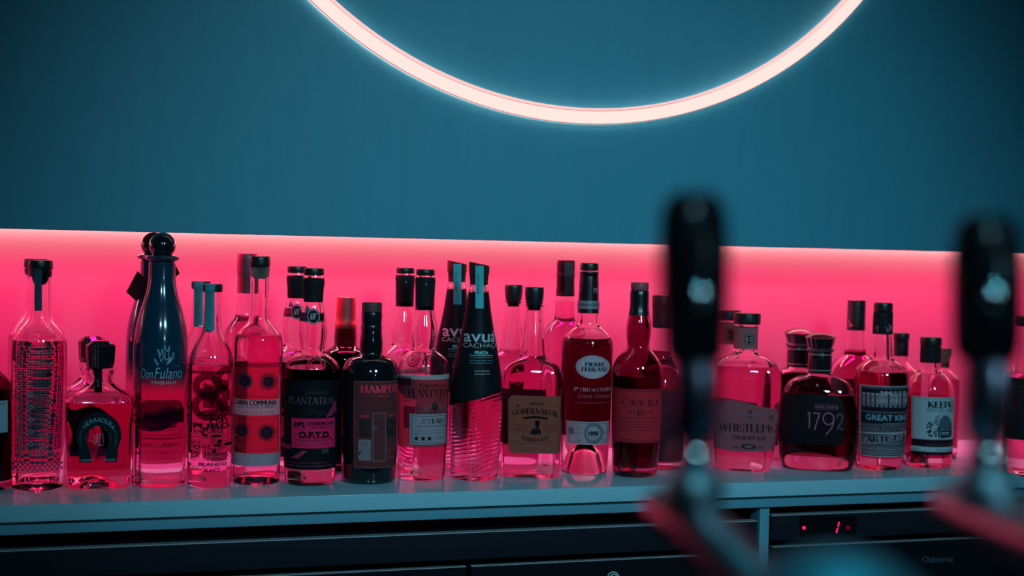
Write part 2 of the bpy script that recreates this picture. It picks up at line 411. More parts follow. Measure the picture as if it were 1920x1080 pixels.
# ------------------------------------------------------------------ bottles
GB = 'spirit bottles lined up on the back bar'
class Bottle:
    def __init__(s, label, org, base, prof, name='liquor_bottle', n=2.0, ratio=1.0, row=None, cxtop=None, group=GB, cat='bottle'):
        """org: (x, y, scale) of the crop the numbers were read in; base: (x centre, y lowest point)
        prof: (y, left, right[, k]) from the lip to the base; k blends to the body's cross-section"""
        s.org = org; s.n = n; s.ratio = ratio
        bx, by = s.px(base)
        hwb = (prof[-2][2] - prof[-2][1]) / 2 / org[2]
        if row is None:
            P = on_z(bx, by, ZS)
            for _ in range(4):
                u, v, d = proj(P); el = math.asin((CAM.z - ZS) / (P - CAM).length)
                P = on_z(bx, by - hwb * math.sin(el) * (ratio if n > 2 else 1.0), ZS)
        else:
            x, y = s.px(cxtop); P = on_y(x, y, row); P.z = ZS
        s.P = P; dv = CAM - P; s.rz = math.atan2(dv.y, dv.x) + math.pi / 2
        s.root = thing(name, label, cat, P, s.rz, group)
        s.pr = []
        for p in prof:
            y = s.px((0, p[0]))[1]; z = s.zaxis(y); d = proj(P + Vector((0, 0, z)))[2]; k = p[3] if len(p) > 3 else 0.0
            s.pr.append([(p[2] - p[1]) / 2 / org[2] / F * d, max(z, 0.0), 2 + (n - 2) * k, 1 + (ratio - 1) * k])
    def px(s, p): return s.org[0] + p[0] / s.org[2], s.org[1] + p[1] / s.org[2]
    def loc(s, x, y): return (x - s.org[0]) * s.org[2], (y - s.org[1]) * s.org[2]
    def frm(s, x): return s.org[0] + x / s.org[2]
    def zaxis(s, y):
        z = 0.15
        for _ in range(8):
            a = proj(s.P + Vector((0, 0, z)))[1]; b = proj(s.P + Vector((0, 0, z + .01)))[1]; z -= (a - y) / (b - a) * .01
        return z
    def zc(s, y): return s.zaxis(s.px((0, y))[1])
    def m(s, d, y): return d / s.org[2] / F * proj(s.P + Vector((0, 0, s.zc(y))))[2]
    def shape(s, z):
        q = s.fine if hasattr(s, 'fine') else s.pr
        if z >= q[0][1]: return q[0]
        for a, b in zip(q, q[1:]):
            if a[1] >= z >= b[1]:
                t = (a[1] - z) / max(1e-9, a[1] - b[1]); return [a[i] + (b[i] - a[i]) * t for i in range(4)]
        return q[-1]
    def front(s, y):
        """z of the point of the front surface seen at crop row y"""
        Y = s.px((0, y))[1]; z = s.zaxis(Y); dirn = (CAM - s.P); dirn.z = 0; dirn.normalize()
        for _ in range(6):
            q = s.shape(z); e = proj(s.P + Vector((0, 0, z)) + dirn * q[0] * q[3])[1] - Y; z += e / F * 1.95
        return z, s.shape(z)
    def arc(s, x0, x1, u, y):
        z, q = s.front(y); cx, _, d = proj(s.P + Vector((0, 0, z))); k = F / d * s.org[2]; cx = (cx - s.org[0]) * s.org[2]
        if q[2] > 2.01: return x0 + (x1 - x0) * u
        R = q[0] * k; c = lambda v: math.asin(max(-.985, min(.985, (v - cx) / R)))
        return cx + R * math.sin(c(x0) + (c(x1) - c(x0)) * u)
    def map(s, x, y, l):
        key = round(y, 2)
        if not hasattr(s, '_c'): s._c = {}
        if key not in s._c:
            z, q = s.front(y); cx, _, d = proj(s.P + Vector((0, 0, z))); s._c[key] = (z, q, cx, d)
        z, q, cx, d = s._c[key]
        a = q[0] + s.eps + l * 0.00018; dx = (s.px((x, 0))[0] - cx) / F * (d - q[0] * .6)
        dx = max(-a * .999, min(a * .999, dx)); h = (1 - abs(dx / a) ** q[2]) ** (1 / q[2])
        sg = 1 if getattr(s, 'back', False) else -1
        return Vector((dx, sg * (a * q[3]) * h, z))
    eps = 0.0003
    def outward(s, c): return Vector((c.x, c.y, 0))
    def art(s, org=None): return Art(s, org or s.org)
    def wrap(s, prof, n=2.0):
        """the same axis with another outline, to lay strips over a cap or neck"""
        c = copy.copy(s); c.__dict__.pop('fine', None); c.__dict__.pop('_c', None)
        c.pr = [[(p[2] - p[1]) / 2 / s.org[2] / F * proj(s.P + Vector((0, 0, s.zc(p[0]))))[2], s.zc(p[0]), n, 1.0] for p in prof]
        return c
    def body(s, glassm=M_clear, liquid=None, level=None, wall=0.0034, base=0.010, punt=0.005, smooth=2, name='glass_body', neck_wall=None):
        s.fine = chaikin([tuple(p) for p in s.pr], smooth)
        o = s.fine; zt = o[0][1]
        zl = s.zc(level) if level is not None else o[-1][1] + base
        inner = [(max(0.003, p[0] - wall), p[1], p[2], p[3]) for p in o if p[1] > zl]
        q = s.shape(zl); inner.append((q[0] - wall, zl, q[2], q[3])); inner = inner[::-1]
        rb = o[-1][0]
        seq = [(0, zl)] + [(inner[0][0] * .5, zl, inner[0][2], inner[0][3])] + inner + o + [(rb * .86, 0, o[-1][2], o[-1][3]), (rb * .6, punt * .7, 2, o[-1][3]), (rb * .25, punt, 2, o[-1][3]), (0, punt)]
        g = link(name, *lathe(seq), glassm, s.root); g.data.set_sharp_from_angle(angle=math.radians(60)); s.glass = g
        if liquid and level is not None:
            zb = base; body = [(p[0] - wall, p[1], p[2], p[3]) for p in o if zb < p[1] < zl - .001]
            qa = s.shape(zl - .0008); qb = s.shape(zb)
            seq = [(0, zl - .0008), ((qa[0] - wall), zl - .0008, qa[2], qa[3])] + body + [((qb[0] - wall) * .97, zb, qb[2], qb[3]), (0, zb + .003)]
            s.liq = link('liquid', *lathe(seq), liquid, s.root)
        return s
    def cap(s, name, mat, prof, n=2.0, bev=True, seg=48, label=None, parent=None, smooth=1, sx=0.0):
        """solid of revolution: prof (y, left, right) top to bottom, axis = the bottle's"""
        pr = []
        for p in prof:
            z = s.zc(p[0]); pr.append(((p[2] - p[1]) / 2 / s.org[2] / F * proj(s.P + Vector((0, 0, z)))[2], z, n, 1.0))
        if smooth: pr = chaikin(pr, smooth)
        V, Fc = lathe([(0, pr[0][1]), (pr[0][0] * .93, pr[0][1], n, 1.0)] + pr + [(0, pr[-1][1])], seg)
        o = link(name, V, Fc, mat, parent or s.root)
        if label: o['label'] = label
        return o
    def done(s): return s.root
def twin(b, label, px_at, row, group=GB):
    """the same bottle again, standing one row further back; px_at: a photo point on its axis"""
    c = copy_tree(b.root); p = on_y(px_at[0], px_at[1], row); c.location = (p.x, row, ZS)
    dv = CAM - c.location; c.rotation_euler = (0, 0, math.atan2(dv.y, dv.x) + math.pi / 2)
    c['label'] = label; c['group'] = group; return c

# ------------------------------------------------------------------ the room
M_panel = pbr('teal_laminate_panel', (0.032, 0.25, 0.34), 0.6, noise=((60, 60, 6), 0.10), bump=((900, 900, 90), 0.12))
M_niche = pbr('grey_niche_paint', (0.10, 0.092, 0.096), 0.75, noise=((9, 9, 9), 0.05))
M_dkwall = pbr('dark_wall', (0.05, 0.07, 0.09), 0.9)
struct(link('wall_back', *box((-2.6, PY, ZS + 0.342), (3.4, PY + 0.018, 2.9), 0.0015), M_panel))
struct(link('wall_niche', *box((-2.6, 0.36, ZS - 0.05), (3.4, 0.40, ZS + 0.45)), M_niche))
struct(link('ceiling_niche', *box((-2.6, PY + 0.018, ZS + 0.372), (3.4, 0.36, ZS + 0.40)), M_niche))
struct(link('floor', *box((-3.2, -3.6, -0.05), (3.8, 0.45, 0.0)), pbr('dark_floor', (0.03, 0.035, 0.04), 0.6, noise=((6, 6, 6), 0.3))))

# ring lamp on the panel
M_ringface = glow('ring_diffuser_light', (1.0, 0.765, 0.70), 1.06)
M_ringlip = glow('ring_lip_light', (1.0, 0.62, 0.60), 1.0)
M_ringedge = glow('ring_edge_light', (0.80, 0.16, 0.24), 0.75)
RC, RR, RY0 = (0.1418, 2.0892), 0.6188, 0.150
def ring_lathe(name, prof, mat, parent, seg=192):
    """closed profile (radius, y) swept round the lamp's centre"""
    V, Fc, n = [], [], len(prof)
    for k in range(seg):
        a = 2 * math.pi * k / seg
        for r, y in prof: V.append((r * math.sin(a), y, -r * math.cos(a)))
    for k in range(seg):
        for j in range(n):
            A, B = k * n, ((k + 1) % seg) * n; Fc.append([A + j, A + (j + 1) % n, B + (j + 1) % n, B + j])
    return link(name, V, Fc, mat, parent, angle=30)
ring = thing('ring_lamp', 'glowing pale pink ring lamp mounted on the teal wall above the bottles', 'lamp', (RC[0], RY0, RC[1]))
w = 0.0185
ring_lathe('diffuser', [(RR, 0.0), (RR - w, 0.0), (RR - w, 0.012), (RR, 0.012)], M_ringface, ring)
ring_lathe('inner_lip', [(RR - w - 0.0009, -0.005), (RR - w - 0.0042, -0.005), (RR - w - 0.0042, 0.012), (RR - w - 0.0009, 0.012)], M_ringlip, ring)['label'] = 'thin pink inner lip of the ring'
ring_lathe('edge_trim', [(RR - w, 0.0015), (RR - w - 0.0009, 0.0015), (RR - w - 0.0009, 0.0115), (RR - w, 0.0115)], M_ringedge, ring)
ring_lathe('edge_trim', [(RR + 0.0009, 0.001), (RR, 0.001), (RR, 0.003), (RR + 0.0009, 0.003)], M_ringedge, ring)
ring_lathe('added_backlight', [(RR - 0.002, 0.012), (RR - w + 0.002, 0.012), (RR - w + 0.002, 0.015), (RR - 0.002, 0.015)], glow('added_ring_glow', (1.0, .80, .76), 13.0), ring)  # hidden glowing band, added to brighten the wall around the ring

# back bar: worktop, rail, post
M_top = pbr('grey_stone_worktop', (0.24, 0.48, 0.56), 0.15, noise=((500, 500, 500), 0.22))
M_rail = pbr('grey_blue_rail', (0.08, 0.26, 0.34), 0.5)
M_void = pbr('black_recess', (0.004, 0.004, 0.005), 0.9)
M_case = pbr('black_fridge_steel', (0.010, 0.012, 0.018), 0.5)
M_edge = pbr('edge_highlight_metal', (0.60, 0.66, 0.70), 0.35, metal=0.6)  # pale strips stand in for the light caught along the fridge edges
M_glassdoor = pbr('black_door_glass', (0.006, 0.008, 0.011), 0.12)
bar = thing('back_bar', 'long grey stone topped back bar carrying the row of bottles', 'counter', (0, 0, 0))
link('worktop', *box((-2.3, 0.0, 0.9285), (3.0, 0.36, ZS), 0.0016), M_top, bar)
link('rail', *box((-2.3, 0.012, 0.9105), (3.0, 0.05, 0.9285), 0.0008), M_rail, bar)['label'] = 'grey blue rail under the worktop edge'
link('divider_post', *box((0.3905, 0.02, 0.0), (0.4062, 0.05, 0.9105), 0.0008), M_rail, bar)
link('backing', *box((-2.3, 0.10, 0.0), (3.0, 0.34, 0.9285)), M_void, bar)

def fridge(label, x0, x1, ztop, zdoor, gaps, loc):
    r = thing('under_counter_fridge', label, 'fridge', (0, 0, 0), 0, 'black fridges under the back bar')
    link('fascia', *box((x0, 0.02, zdoor + 0.010), (x1, 0.06, ztop), 0.0006), M_case, r)
    link('top_edge_highlight', *box((x0, 0.0192, ztop), (x1, 0.032, ztop + 0.0012)), M_edge, r)['label'] = 'pale metal strip painted in as the edge highlight'
    xs = [x0] + gaps + [x1]
    for a, b in zip(xs, xs[1:]):
        d = link('door', *box((a + 0.004, 0.022, 0.12), (b - 0.004, 0.06, zdoor - 0.001), 0.0006), M_glassdoor, r)
        link('door_edge_highlight', *box((a + 0.004, 0.0212, zdoor - 0.001), (b - 0.004, 0.03, zdoor)), M_edge, d)
    link('cabinet', *box((x0, 0.06, 0.06), (x1, 0.098, zdoor + 0.009)), M_void, r)
    link('plinth', *box((x0 + .02, 0.05, 0.0), (x1 - .02, 0.09, 0.06)), M_void, r)
    return r
fl = fridge('wide black two door fridge under the worktop left of the divider post', -0.95, 0.386, 0.8885, 0.8418, [-0.053], 0)
fr = fridge('black fridge with red digit display right of the divider post', 0.4100, 1.35, 0.8955, 0.8490, [1.02], 0)
fb = FlatArt(0.020)
M_led = glow('red_display_light', (1.0, 0.01, 0.12), 1.6)
M_leddim = glow('dim_red_light', (0.30, 0.0, 0.02), 0.5)
a = Art(fb); a.rect(1499, 967, 1606, 1012, 0, 0).build('display_window', [pbr('display_black', (0.004, 0.004, 0.006), 0.2)], fr)
a = Art(fb); a.line((1573.5, 978.5), (1571.3, 987.5), 2.6, 0, 2); a.line((1570.6, 990), (1568, 999), 2.6, 0, 2); a.build('display_digit', [M_led], fr, 'lit red digit one')
Art(fb).ell(1507.5, 989.5, 3.2, 3.2, 0, 2).build('indicator_light', [M_led], fr)
Art(fb).ell(1590, 989.5, 4, 4, 0, 2).build('indicator_light', [M_leddim], fr)
fd = FlatArt(0.022)
a = Art(fd); a.text('Osborne', 1729, 1043, 1787, 1055, 0, 1, bold=0.01, skew=-0.02, wrap=False).build('door_lettering', [pbr('grey_blue_print', (0.03, 0.075, 0.10), 0.5)], fr)
a = Art(fd); a.ell(1150, 1083, 11.5, 11.5, 0, 1, .84); a.ell(1151, 1083, 7.5, 7.5, 0, 1, .72); a.ell(1152, 1084, 3.6, 3.6, 0, 1, .5); a.build('door_emblem', [pbr('chrome_print', (0.42, 0.55, 0.62), 0.4)], fl)

# ------------------------------------------------------------------ the bottles, left to right
C1 = (0, 420, 2.0769); C2 = (230, 420, 2.1176); C3 = (340, 460, 2.298); C4 = (510, 480, 2.4); C5 = (720, 470, 2.348)
C6 = (920, 470, 2.4); C7 = (1130, 500, 2.571); C8 = (1330, 540, 2.842); C9 = (1560, 530, 2.769)
ROW2 = 0.222
M_white = paper('white_label_paper', (0.62, 0.62, 0.62), 0.35)
M_greylab = paper('grey_label_paper', (0.42, 0.40, 0.42), 0.30)

# 0 partly cut off at the left edge
b = Bottle('dark amber bottle with a pale blue label, cut by the left edge', C1, (-43, 1042), [(330, -62, -20), (345, -62, -20), (540, -64, -17), (570, -72, -8), (600, -104, 24), (625, -120, 40), (660, -128, 48), (960, -128, 48), (1015, -126, 46), (1032, -118, 38)])
b.body(M_wine, M_deep, 640, base=0.012)
b.cap('cap', M_black, [(290, -66, -16), (335, -66, -16)]); b.art().rect(-70, 690, 26, 815, 0, 0).fine(-40, 20, 700, 6, 1, 1, 20).build('label', [paper('pale_blue_paper', (0.30, 0.50, 0.60), 0.1), M_ink], b.root)

# 1 tall clear bottle with a woven print
def woven(lbl):
    b = Bottle(lbl, C1, (146, 1040), [(181, 107, 197), (194, 107, 197), (199, 109, 193), (300, 107, 193), (350, 103, 195), (375, 97, 200), (392, 84, 212), (410, 66, 230), (435, 50, 243), (475, 42, 250), (620, 42, 250), (900, 46, 247), (1000, 49, 243), (1025, 51, 241), (1038, 60, 232)])
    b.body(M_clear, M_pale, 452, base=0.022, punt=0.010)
    c = b.cap('stopper_top', M_black, [(141, 105, 195), (150, 103, 197), (172, 103, 197), (180, 107, 193)])
    b.cap('stopper_plug', M_black, [(180, 112, 188), (205, 117, 183), (228, 124, 176), (236, 134, 166)])
    w = b.wrap([(141, 105, 195), (240, 105, 195), (340, 105, 195)])
    w.art().rect(135, 150, 163, 338, 0, 0).build('seal_strip', [M_darkstrip], b.root)
    a = b.art(); rnd = random.Random(3)
    for j in range(46):
        for i in range(17):
            x = 62 + i * 9.2; y = 470 + j * 9.6; xr = 172 + (30 if 1 < j < 8 else 22) + 8 * math.sin(j * .9)
            if x > xr + rnd.uniform(-8, 10) and j < 44: continue
            if y > 905: continue
            if (i + j) % 2: a.rect(x, y, x + 8.6, y + 6.2, 0, 0)
            else: a.poly([(x + 1, y + 3), (x + 4.4, y - 1), (x + 7.8, y + 3), (x + 4.4, y + 7)], 0, 0)
            if rnd.random() < .55: a.rect(x + 2, y + 6, x + 6.5, y + 9.6, 0, 0)
    for j in range(4):
        for i in range(21):
            x = 52 + i * 9
            if (i + j) % 2: a.rect(x, 925 + j * 10, x + 8.4, 933 + j * 10, 0, 0)
    for q in range(5): a.ell(122, 665 + q * 48, 9, 9, 1, 1, .55)
    a.build('woven_print', [pbr('dark_blue_print', (0.035, 0.062, 0.085), 0.5), pbr('grey_blue_print_light', (0.16, 0.25, 0.33), 0.5)], b.root, 'dark blue woven pattern printed on the glass')
    return b
b = woven('tall clear bottle with dark blue woven print and black stopper, front row')
twin(b, 'tall clear woven print bottle mostly hidden behind its front row match', (66, 600), ROW2)

# 2 square decanter with faceted black stopper and horseshoe label
b = Bottle('squat square clear bottle with faceted black stopper and horseshoe label, front', C1, (383, 1031), [(566, 331, 439), (580, 331, 439), (584, 336, 432), (610, 336, 432), (625, 330, 438), (640, 312, 456, .5), (655, 285, 485, .9), (668, 264, 504, 1), (684, 257, 512, 1), (700, 256, 513, 1), (900, 260, 506, 1), (1000, 264, 500, 1), (1022, 268, 496, 1), (1031, 278, 488, 1)], n=6.0, ratio=0.86)
b.body(M_clear, tint('pale_gold_tequila', (.93, .45, .70)), 690, wall=0.0042, base=0.016, punt=0.010, smooth=1)
cp = [(454, 352, 418), (474, 322, 444), (540, 326, 441), (560, 332, 436)]
V, Fc = lathe([(0, b.zc(454))] + [((r - l) / 2 / 2.0769 / F * 1.79, b.zc(y)) for y, l, r in cp] + [(0, b.zc(563))], 10)
link('stopper', V, Fc, M_blackgloss, b.root, smooth=False)
w = b.wrap([(454, 316, 450), (563, 316, 450), (564, 330, 438), (660, 330, 438)])
a = w.art((120, 620, 3.6)); a.rect(188, 84, 236, 252, 0, 1); a.rect(193, 84, 196, 252, 2, 2); a.rect(228, 84, 231, 252, 2, 2)
a.text('AÑEJO', 202, 86, 220, 246, 1, 2, rot=-90, wrap=False); a.rect(206, 252, 256, 420, 0, 1); a.text('OTE', 222, 330, 238, 384, 1, 2, rot=-90, wrap=False)
a.build('seal_strip', [M_ink, pbr('wine_print', (0.32, 0.10, 0.16), 0.6), pbr('wine_line', (0.22, 0.05, 0.10), 0.6)], b.root)
a = b.art((120, 620, 3.6))
out, inn = [], []
for i in range(41):
    t = math.radians(-28 + 236 * i / 40); out.append((235 - 147 * math.cos(t), 708 - 158 * math.sin(t) if math.sin(t) > 0 else 708 - 150 * math.sin(t))); inn.append((231 - 70 * math.cos(t), 735 - 92 * math.sin(t)))
out = [(112, 888)] + out + [(352, 888)]; inn = [(196, 888)] + inn + [(272, 888)]
for i in range(len(out) - 1): a.add([[out[i], out[i + 1], inn[i + 1]], [out[i], inn[i + 1], inn[i]]], 0, 0)
for i in range(2, len(out) - 3): a.line(((out[i][0] - 232) * 1.03 + 232, (out[i][1] - 715) * 1.03 + 715), ((out[i + 1][0] - 232) * 1.03 + 232, (out[i + 1][1] - 715) * 1.03 + 715), 3.5, 2, 1)
a.ring_text('HERRADURA', 233, 712, 96, 42, -52, 58, 1, 2)
a.ring_text('TEQUILA 100% DE AGAVE', 231, 730, 78, 14, -112, 112, 3, 2)
a.ring_text('RESERVA', 234, 725, 112, 20, -115, -66, 3, 2); a.ring_text('ORIGINAL', 232, 725, 112, 20, 66, 115, 3, 2)
a.rect(118, 866, 196, 880, 3, 2); a.rect(272, 866, 344, 880, 3, 2)
a.ell(230, 790, 56, 80, 4, 0, 0, 8, 172); a.path([(205, 700), (205, 765), (252, 778)], 5, 5, 1); a.path([(218, 695), (218, 760)], 5, 5, 1); a.path([(245, 700), (240, 770), (268, 772)], 5, 5, 1); a.path([(190, 745), (225, 752), (225, 700), (262, 695), (262, 760)], 5, 5, 1)
a.build('label', [pbr('near_black_label', (0.008, 0.013, 0.018), 0.6), pbr('teal_print', (0.10, 0.30, 0.38), 0.6), tint('film_line', (.9, .5, .6)), pbr('dull_teal_print', (0.05, 0.12, 0.16), 0.6), veil('wine_film', (0.12, 0.01, 0.04), .65), pbr('rose_print', (0.35, 0.12, 0.20), .6)], b.root, 'black horseshoe shaped label')
twin(b, 'square clear bottle with faceted stopper, hidden behind the front one', (174, 640), ROW2)

# 3 blue and clear bottle with ball stopper
def blue_fade():
    m, t, out = nodes('blue_fading_to_clear_glass')
    g = t.nodes.new('ShaderNodeBsdfPrincipled'); g.inputs['Transmission Weight'].default_value = 1; g.inputs['Roughness'].default_value = 0; g.inputs['IOR'].default_value = 1.46; g.inputs['Base Color'].default_value = (1, 1, 1, 1)
    p = t.nodes.new('ShaderNodeBsdfPrincipled'); p.inputs['Base Color'].default_value = (0.006, 0.035, 0.065, 1); p.inputs['Roughness'].default_value = 0.14; p.inputs['Coat Weight'].default_value = 0.6
    tc = t.nodes.new('ShaderNodeTexCoord'); sx = t.nodes.new('ShaderNodeSeparateXYZ'); mr = t.nodes.new('ShaderNodeMapRange')
    mr.inputs['From Min'].default_value = 0.120; mr.inputs['From Max'].default_value = 0.164; mr.interpolation_type = 'SMOOTHSTEP'
    x = t.nodes.new('ShaderNodeMixShader')
    t.links.new(tc.outputs['Object'], sx.inputs[0]); t.links.new(sx.outputs['Z'], mr.inputs['Value']); t.links.new(mr.outputs[0], x.inputs[0])
    t.links.new(g.outputs[0], x.inputs[1]); t.links.new(p.outputs[0], x.inputs[2]); t.links.new(x.outputs[0], out.inputs[0]); return m
b = Bottle('tall bottle fading from dark blue to clear, black ball stopper, front', C2, (143, 1050), [(155, 106, 210), (163, 107, 209), (200, 106, 210), (230, 105, 213), (265, 98, 217), (300, 87, 223), (350, 69, 237), (400, 55, 249), (450, 47, 254), (500, 45, 256), (800, 43, 252), (1000, 40, 247), (1030, 42, 246), (1044, 52, 238)])
b.body(blue_fade(), tint('pale_gold_spirit', (.97, .58, .80)), 330, base=0.026, punt=0.004)
zb, rb = b.zc(85), 0.0176
prof = [(0, zb + rb)] + [(rb * math.sin(math.pi * i / 24), zb + rb * math.cos(math.pi * i / 24)) for i in range(1, 22)] + [(rb * .3, zb - rb * 1.05), (0, zb - rb * 1.05)]
st = link('ball_stopper', *lathe(prof), M_blackgloss, b.root)
b.cap('stopper_collar', pbr('dark_blue_glaze', (0.006, 0.035, 0.065), 0.14, coat=.6), [(122, 120, 198), (130, 92, 226), (140, 92, 226), (150, 112, 206), (158, 112, 206)], smooth=2)
a = b.art((245, 630, 3.724))
for P in ([(188, 205), (165, 165), (172, 160), (195, 200)], [(212, 180), (188, 92), (196, 96), (208, 140), (222, 88), (228, 150)], [(240, 170), (236, 60), (246, 90), (256, 110), (270, 70), (262, 160)], [(262, 185), (298, 115), (300, 150), (272, 185)], [(250, 195), (276, 150), (284, 160), (256, 200)]): a.path(P + [P[0]], 4, 0, 1)
a.text('Don', 78, 232, 158, 298, 0, 1, shear=.25, bold=-.012); a.text('Fulano', 168, 222, 352, 298, 0, 1, shear=.25, bold=-.010)
a.text('TEQUILA', 140, 314, 316, 340, 1, 1, bold=.012); a.rect(304, 202, 352, 220, 2, 0); a.fine(308, 350, 207, 8, 0, 1, 9)
PRN = [pbr('pale_teal_print', (0.20, 0.46, 0.56), .5), pbr('grey_print', (0.34, 0.36, 0.42), .5), M_ink, veil('wine_shade_film', (0.02, 0.0, 0.01), .8), pbr('dark_wine_print', (0.05, 0.005, 0.02), .6)]
a.build('printed_lettering', PRN, b.root); a = b.art((245, 630, 3.724))
a.ell(262, 570, 82, 78, 3, 0); a.ell(150, 612, 120, 56, 3, 0, 0); a.poly([(40, 600), (110, 560), (180, 548), (250, 560), (320, 600), (240, 655), (140, 660)], 3, 0)
for y, x0, x1, h in ((565, 30, 100, 5), (566, 270, 352, 5), (612, 95, 250, 8), (634, 90, 330, 11), (660, 84, 310, 7), (688, 40, 352, 8), (706, 40, 352, 11), (734, 145, 260, 5), (748, 90, 310, 7), (766, 75, 352, 11), (772, 120, 270, 7), (810, 40, 190, 8), (808, 205, 280, 14), (810, 286, 352, 9)): a.fine(x0, x1, y, h, 4, 1, 16)
a.rect(36, 640, 58, 790, 2, 0)
a.build('printed_small_text', PRN, b.root)
t2 = twin(b, 'dark blue and clear bottle with ball stopper and hanging black tag, behind', (288, 462), ROW2)
w = 0.026
tg = link('neck_tag', *box((-w / 2, -0.0007, -w * .75), (w / 2, 0.0007, w * .75), 0.0003), M_blackmatte, t2); tg.location = (-0.020, -0.018, b.zc(262)); tg.rotation_euler = (0.25, math.radians(38), -0.55); tg['label'] = 'square black paper tag'
tg2 = link('neck_tag', *box((-0.011, -0.0007, -0.018), (0.011, 0.0007, 0.018), 0.0003), M_blackmatte, t2); tg2.location = (0.0215, -0.015, b.zc(178)); tg2.rotation_euler = (0.1, math.radians(-35), 0.6)

# 4 clear bottle with dark caps and a big figure eight
b = Bottle('clear bottle with ribbed black cap, blue strip and big red 8, front', C3, (120, 1049), [(198, 91, 168), (212, 92, 167), (216, 93, 166), (300, 92, 167), (350, 88, 169), (385, 80, 176), (420, 60, 193), (450, 42, 207), (480, 31, 214), (510, 27, 216), (900, 24, 213), (1010, 22, 211), (1030, 27, 207), (1040, 36, 197)])
b.body(M_clear, M_pale, 512, base=0.008, punt=0.003)
c = b.cap('screw_cap', M_black, [(166, 87, 169), (171, 85, 171), (192, 85, 171), (200, 87, 169)])
w = b.wrap([(166, 84, 172), (202, 84, 172), (205, 91, 168), (400, 86, 171)])
a = w.art(); a.rect(103, 167, 143, 374, 0, 1); a.text('LAS TRESAS', 113, 210, 131, 350, 1, 2, rot=90, wrap=False); a.build('seal_strip', [M_tealstrip, pbr('dark_teal_print', (0.02, 0.10, 0.13), .6)], b.root)
a = b.art((345, 660, 4.154))
def eight(cx, k):
    a.ell(cx, 268, 116 * k, 104, 0, 0, .50); a.ell(cx + 2, 425, 126 * k, 110, 0, 0, .54); a.rect(cx - 60 * k, 318, cx + 60 * k, 352, 0, 1)
    a.poly([(cx - 72 * k, 290), (cx + 72 * k, 262), (cx + 72 * k, 325), (cx - 60 * k, 335)], 0, 1); a.poly([(cx - 84 * k, 470), (cx + 84 * k, 435), (cx + 60 * k, 500), (cx - 60 * k, 505)], 0, 1)
eight(184, 1.0); a.rect(22, 150, 360, 172, 0, 0); a.poly([(286, 318), (358, 300), (358, 372), (300, 410)], 0, 0); a.poly([(280, 420), (358, 430), (358, 500), (280, 505)], 0, 0)
OC = [film('wine_red_film', (.30, .02, .18), (.12, .004, .02), .3), M_ink, pbr('pink_print', (.5, .12, .2), .6), pbr('wine_ink', (0.12, .004, .03), .6)]
a.fine(90, 300, 96, 9, 1, 1, 18); a.text('OCHO', 118, 118, 232, 152, 1, 1, wrap=True)
a.build('printed_numeral', OC, b.root); a = b.art((345, 660, 4.154))
a.text('PURO', 150, 592, 298, 634, 1, 2, bold=.03); a.text('DE AGAVE', 156, 642, 294, 668, 1, 2, bold=.02); a.frame(136, 532, 300, 676, 2.5, 1, 1)
a.text('PURO', 72, 556, 352, 600, 1, 1, bold=.05); a.text('DE', 84, 610, 158, 632, 1, 1, bold=.04)
a.text('EN', 48, 698, 130, 714, 1, 1, bold=.02); a.text('TEQUILA', 36, 396, 58, 628, 2, 2, rot=90, wrap=False); a.rect(28, 392, 66, 634, 1, 1)
a.text('MEXICO', 40, 768, 176, 800, 1, 1, bold=.08); a.text('LA FIESTA', 60, 804, 350, 822, 3, 1, bold=.02); a.text('BLANCO', 116, 862, 328, 888, 3, 1, bold=.05); a.text('BLANCO', 164, 908, 280, 936, 1, 1, bold=.03)
a.ell(104, 742, 26, 16, 1, 1, .5); a.text('DE', 40, 734, 80, 750, 1, 1); a.text('EN', 136, 734, 172, 750, 1, 1)
for r in (70, 60, 48, 38): a.ell(238, 748, r * .75, r, 1, 1, .95)
a.ell(236, 772, 18, 18, 1, 1); a.ell(256, 728, 30, 10, 1, 1); a.ell(340, 724, 34, 12, 1, 1)
for y in (556, 640, 662, 690, 722): a.rect(24, y, 130, y + 2.5, 1, 1)
a.rect(24, 826, 355, 829, 1, 1); a.fine(34, 350, 838, 10, 3, 1, 26); a.fine(150, 280, 890, 7, 1, 1, 12); a.frame(66, 894, 112, 920, 2.5, 1, 1); a.ell(44, 884, 12, 12, 1, 1, .3); a.fine(34, 58, 908, 12, 1, 1, 8); a.fine(320, 358, 516, 18, 1, 1, 22)
a.build('printed_lettering', OC, b.root)
twin(b, 'clear screw capped bottle with blue strip, hidden behind the big 8 one', (377, 535), .212)

# 5 clear bottle with a red label of four suns
b = Bottle('clear bottle with red label of four black suns and black stopper', C3, (322, 1034), [(94, 293, 378), (108, 293, 378), (112, 296, 376), (200, 296, 375), (290, 294, 376), (325, 290, 381), (345, 275, 394), (365, 250, 414), (385, 232, 425), (405, 223, 429), (450, 221, 430), (700, 220, 429), (960, 219, 424), (1015, 221, 421), (1030, 225, 418), (1037, 234, 409)])
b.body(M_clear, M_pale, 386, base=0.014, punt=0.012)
b.cap('stopper_top', M_black, [(47, 295, 377), (51, 292, 379), (88, 292, 379), (93, 296, 375)]); b.cap('stopper_plug', M_plug, [(93, 302, 370), (125, 302, 370), (143, 310, 362)])
a = b.art((430, 660, 4.154))
a.rect(14, 186, 40, 892, 0, 0); a.rect(40, 792, 392, 892, 0, 0); a.rect(386, 186, 394, 792, 0, 0); a.rect(40, 122, 386, 372, 1, 1); a.rect(40, 494, 386, 792, 1, 1); a.rect(30, 372, 386, 494, 2, 2); a.rect(50, 84, 386, 122, 5, 2)
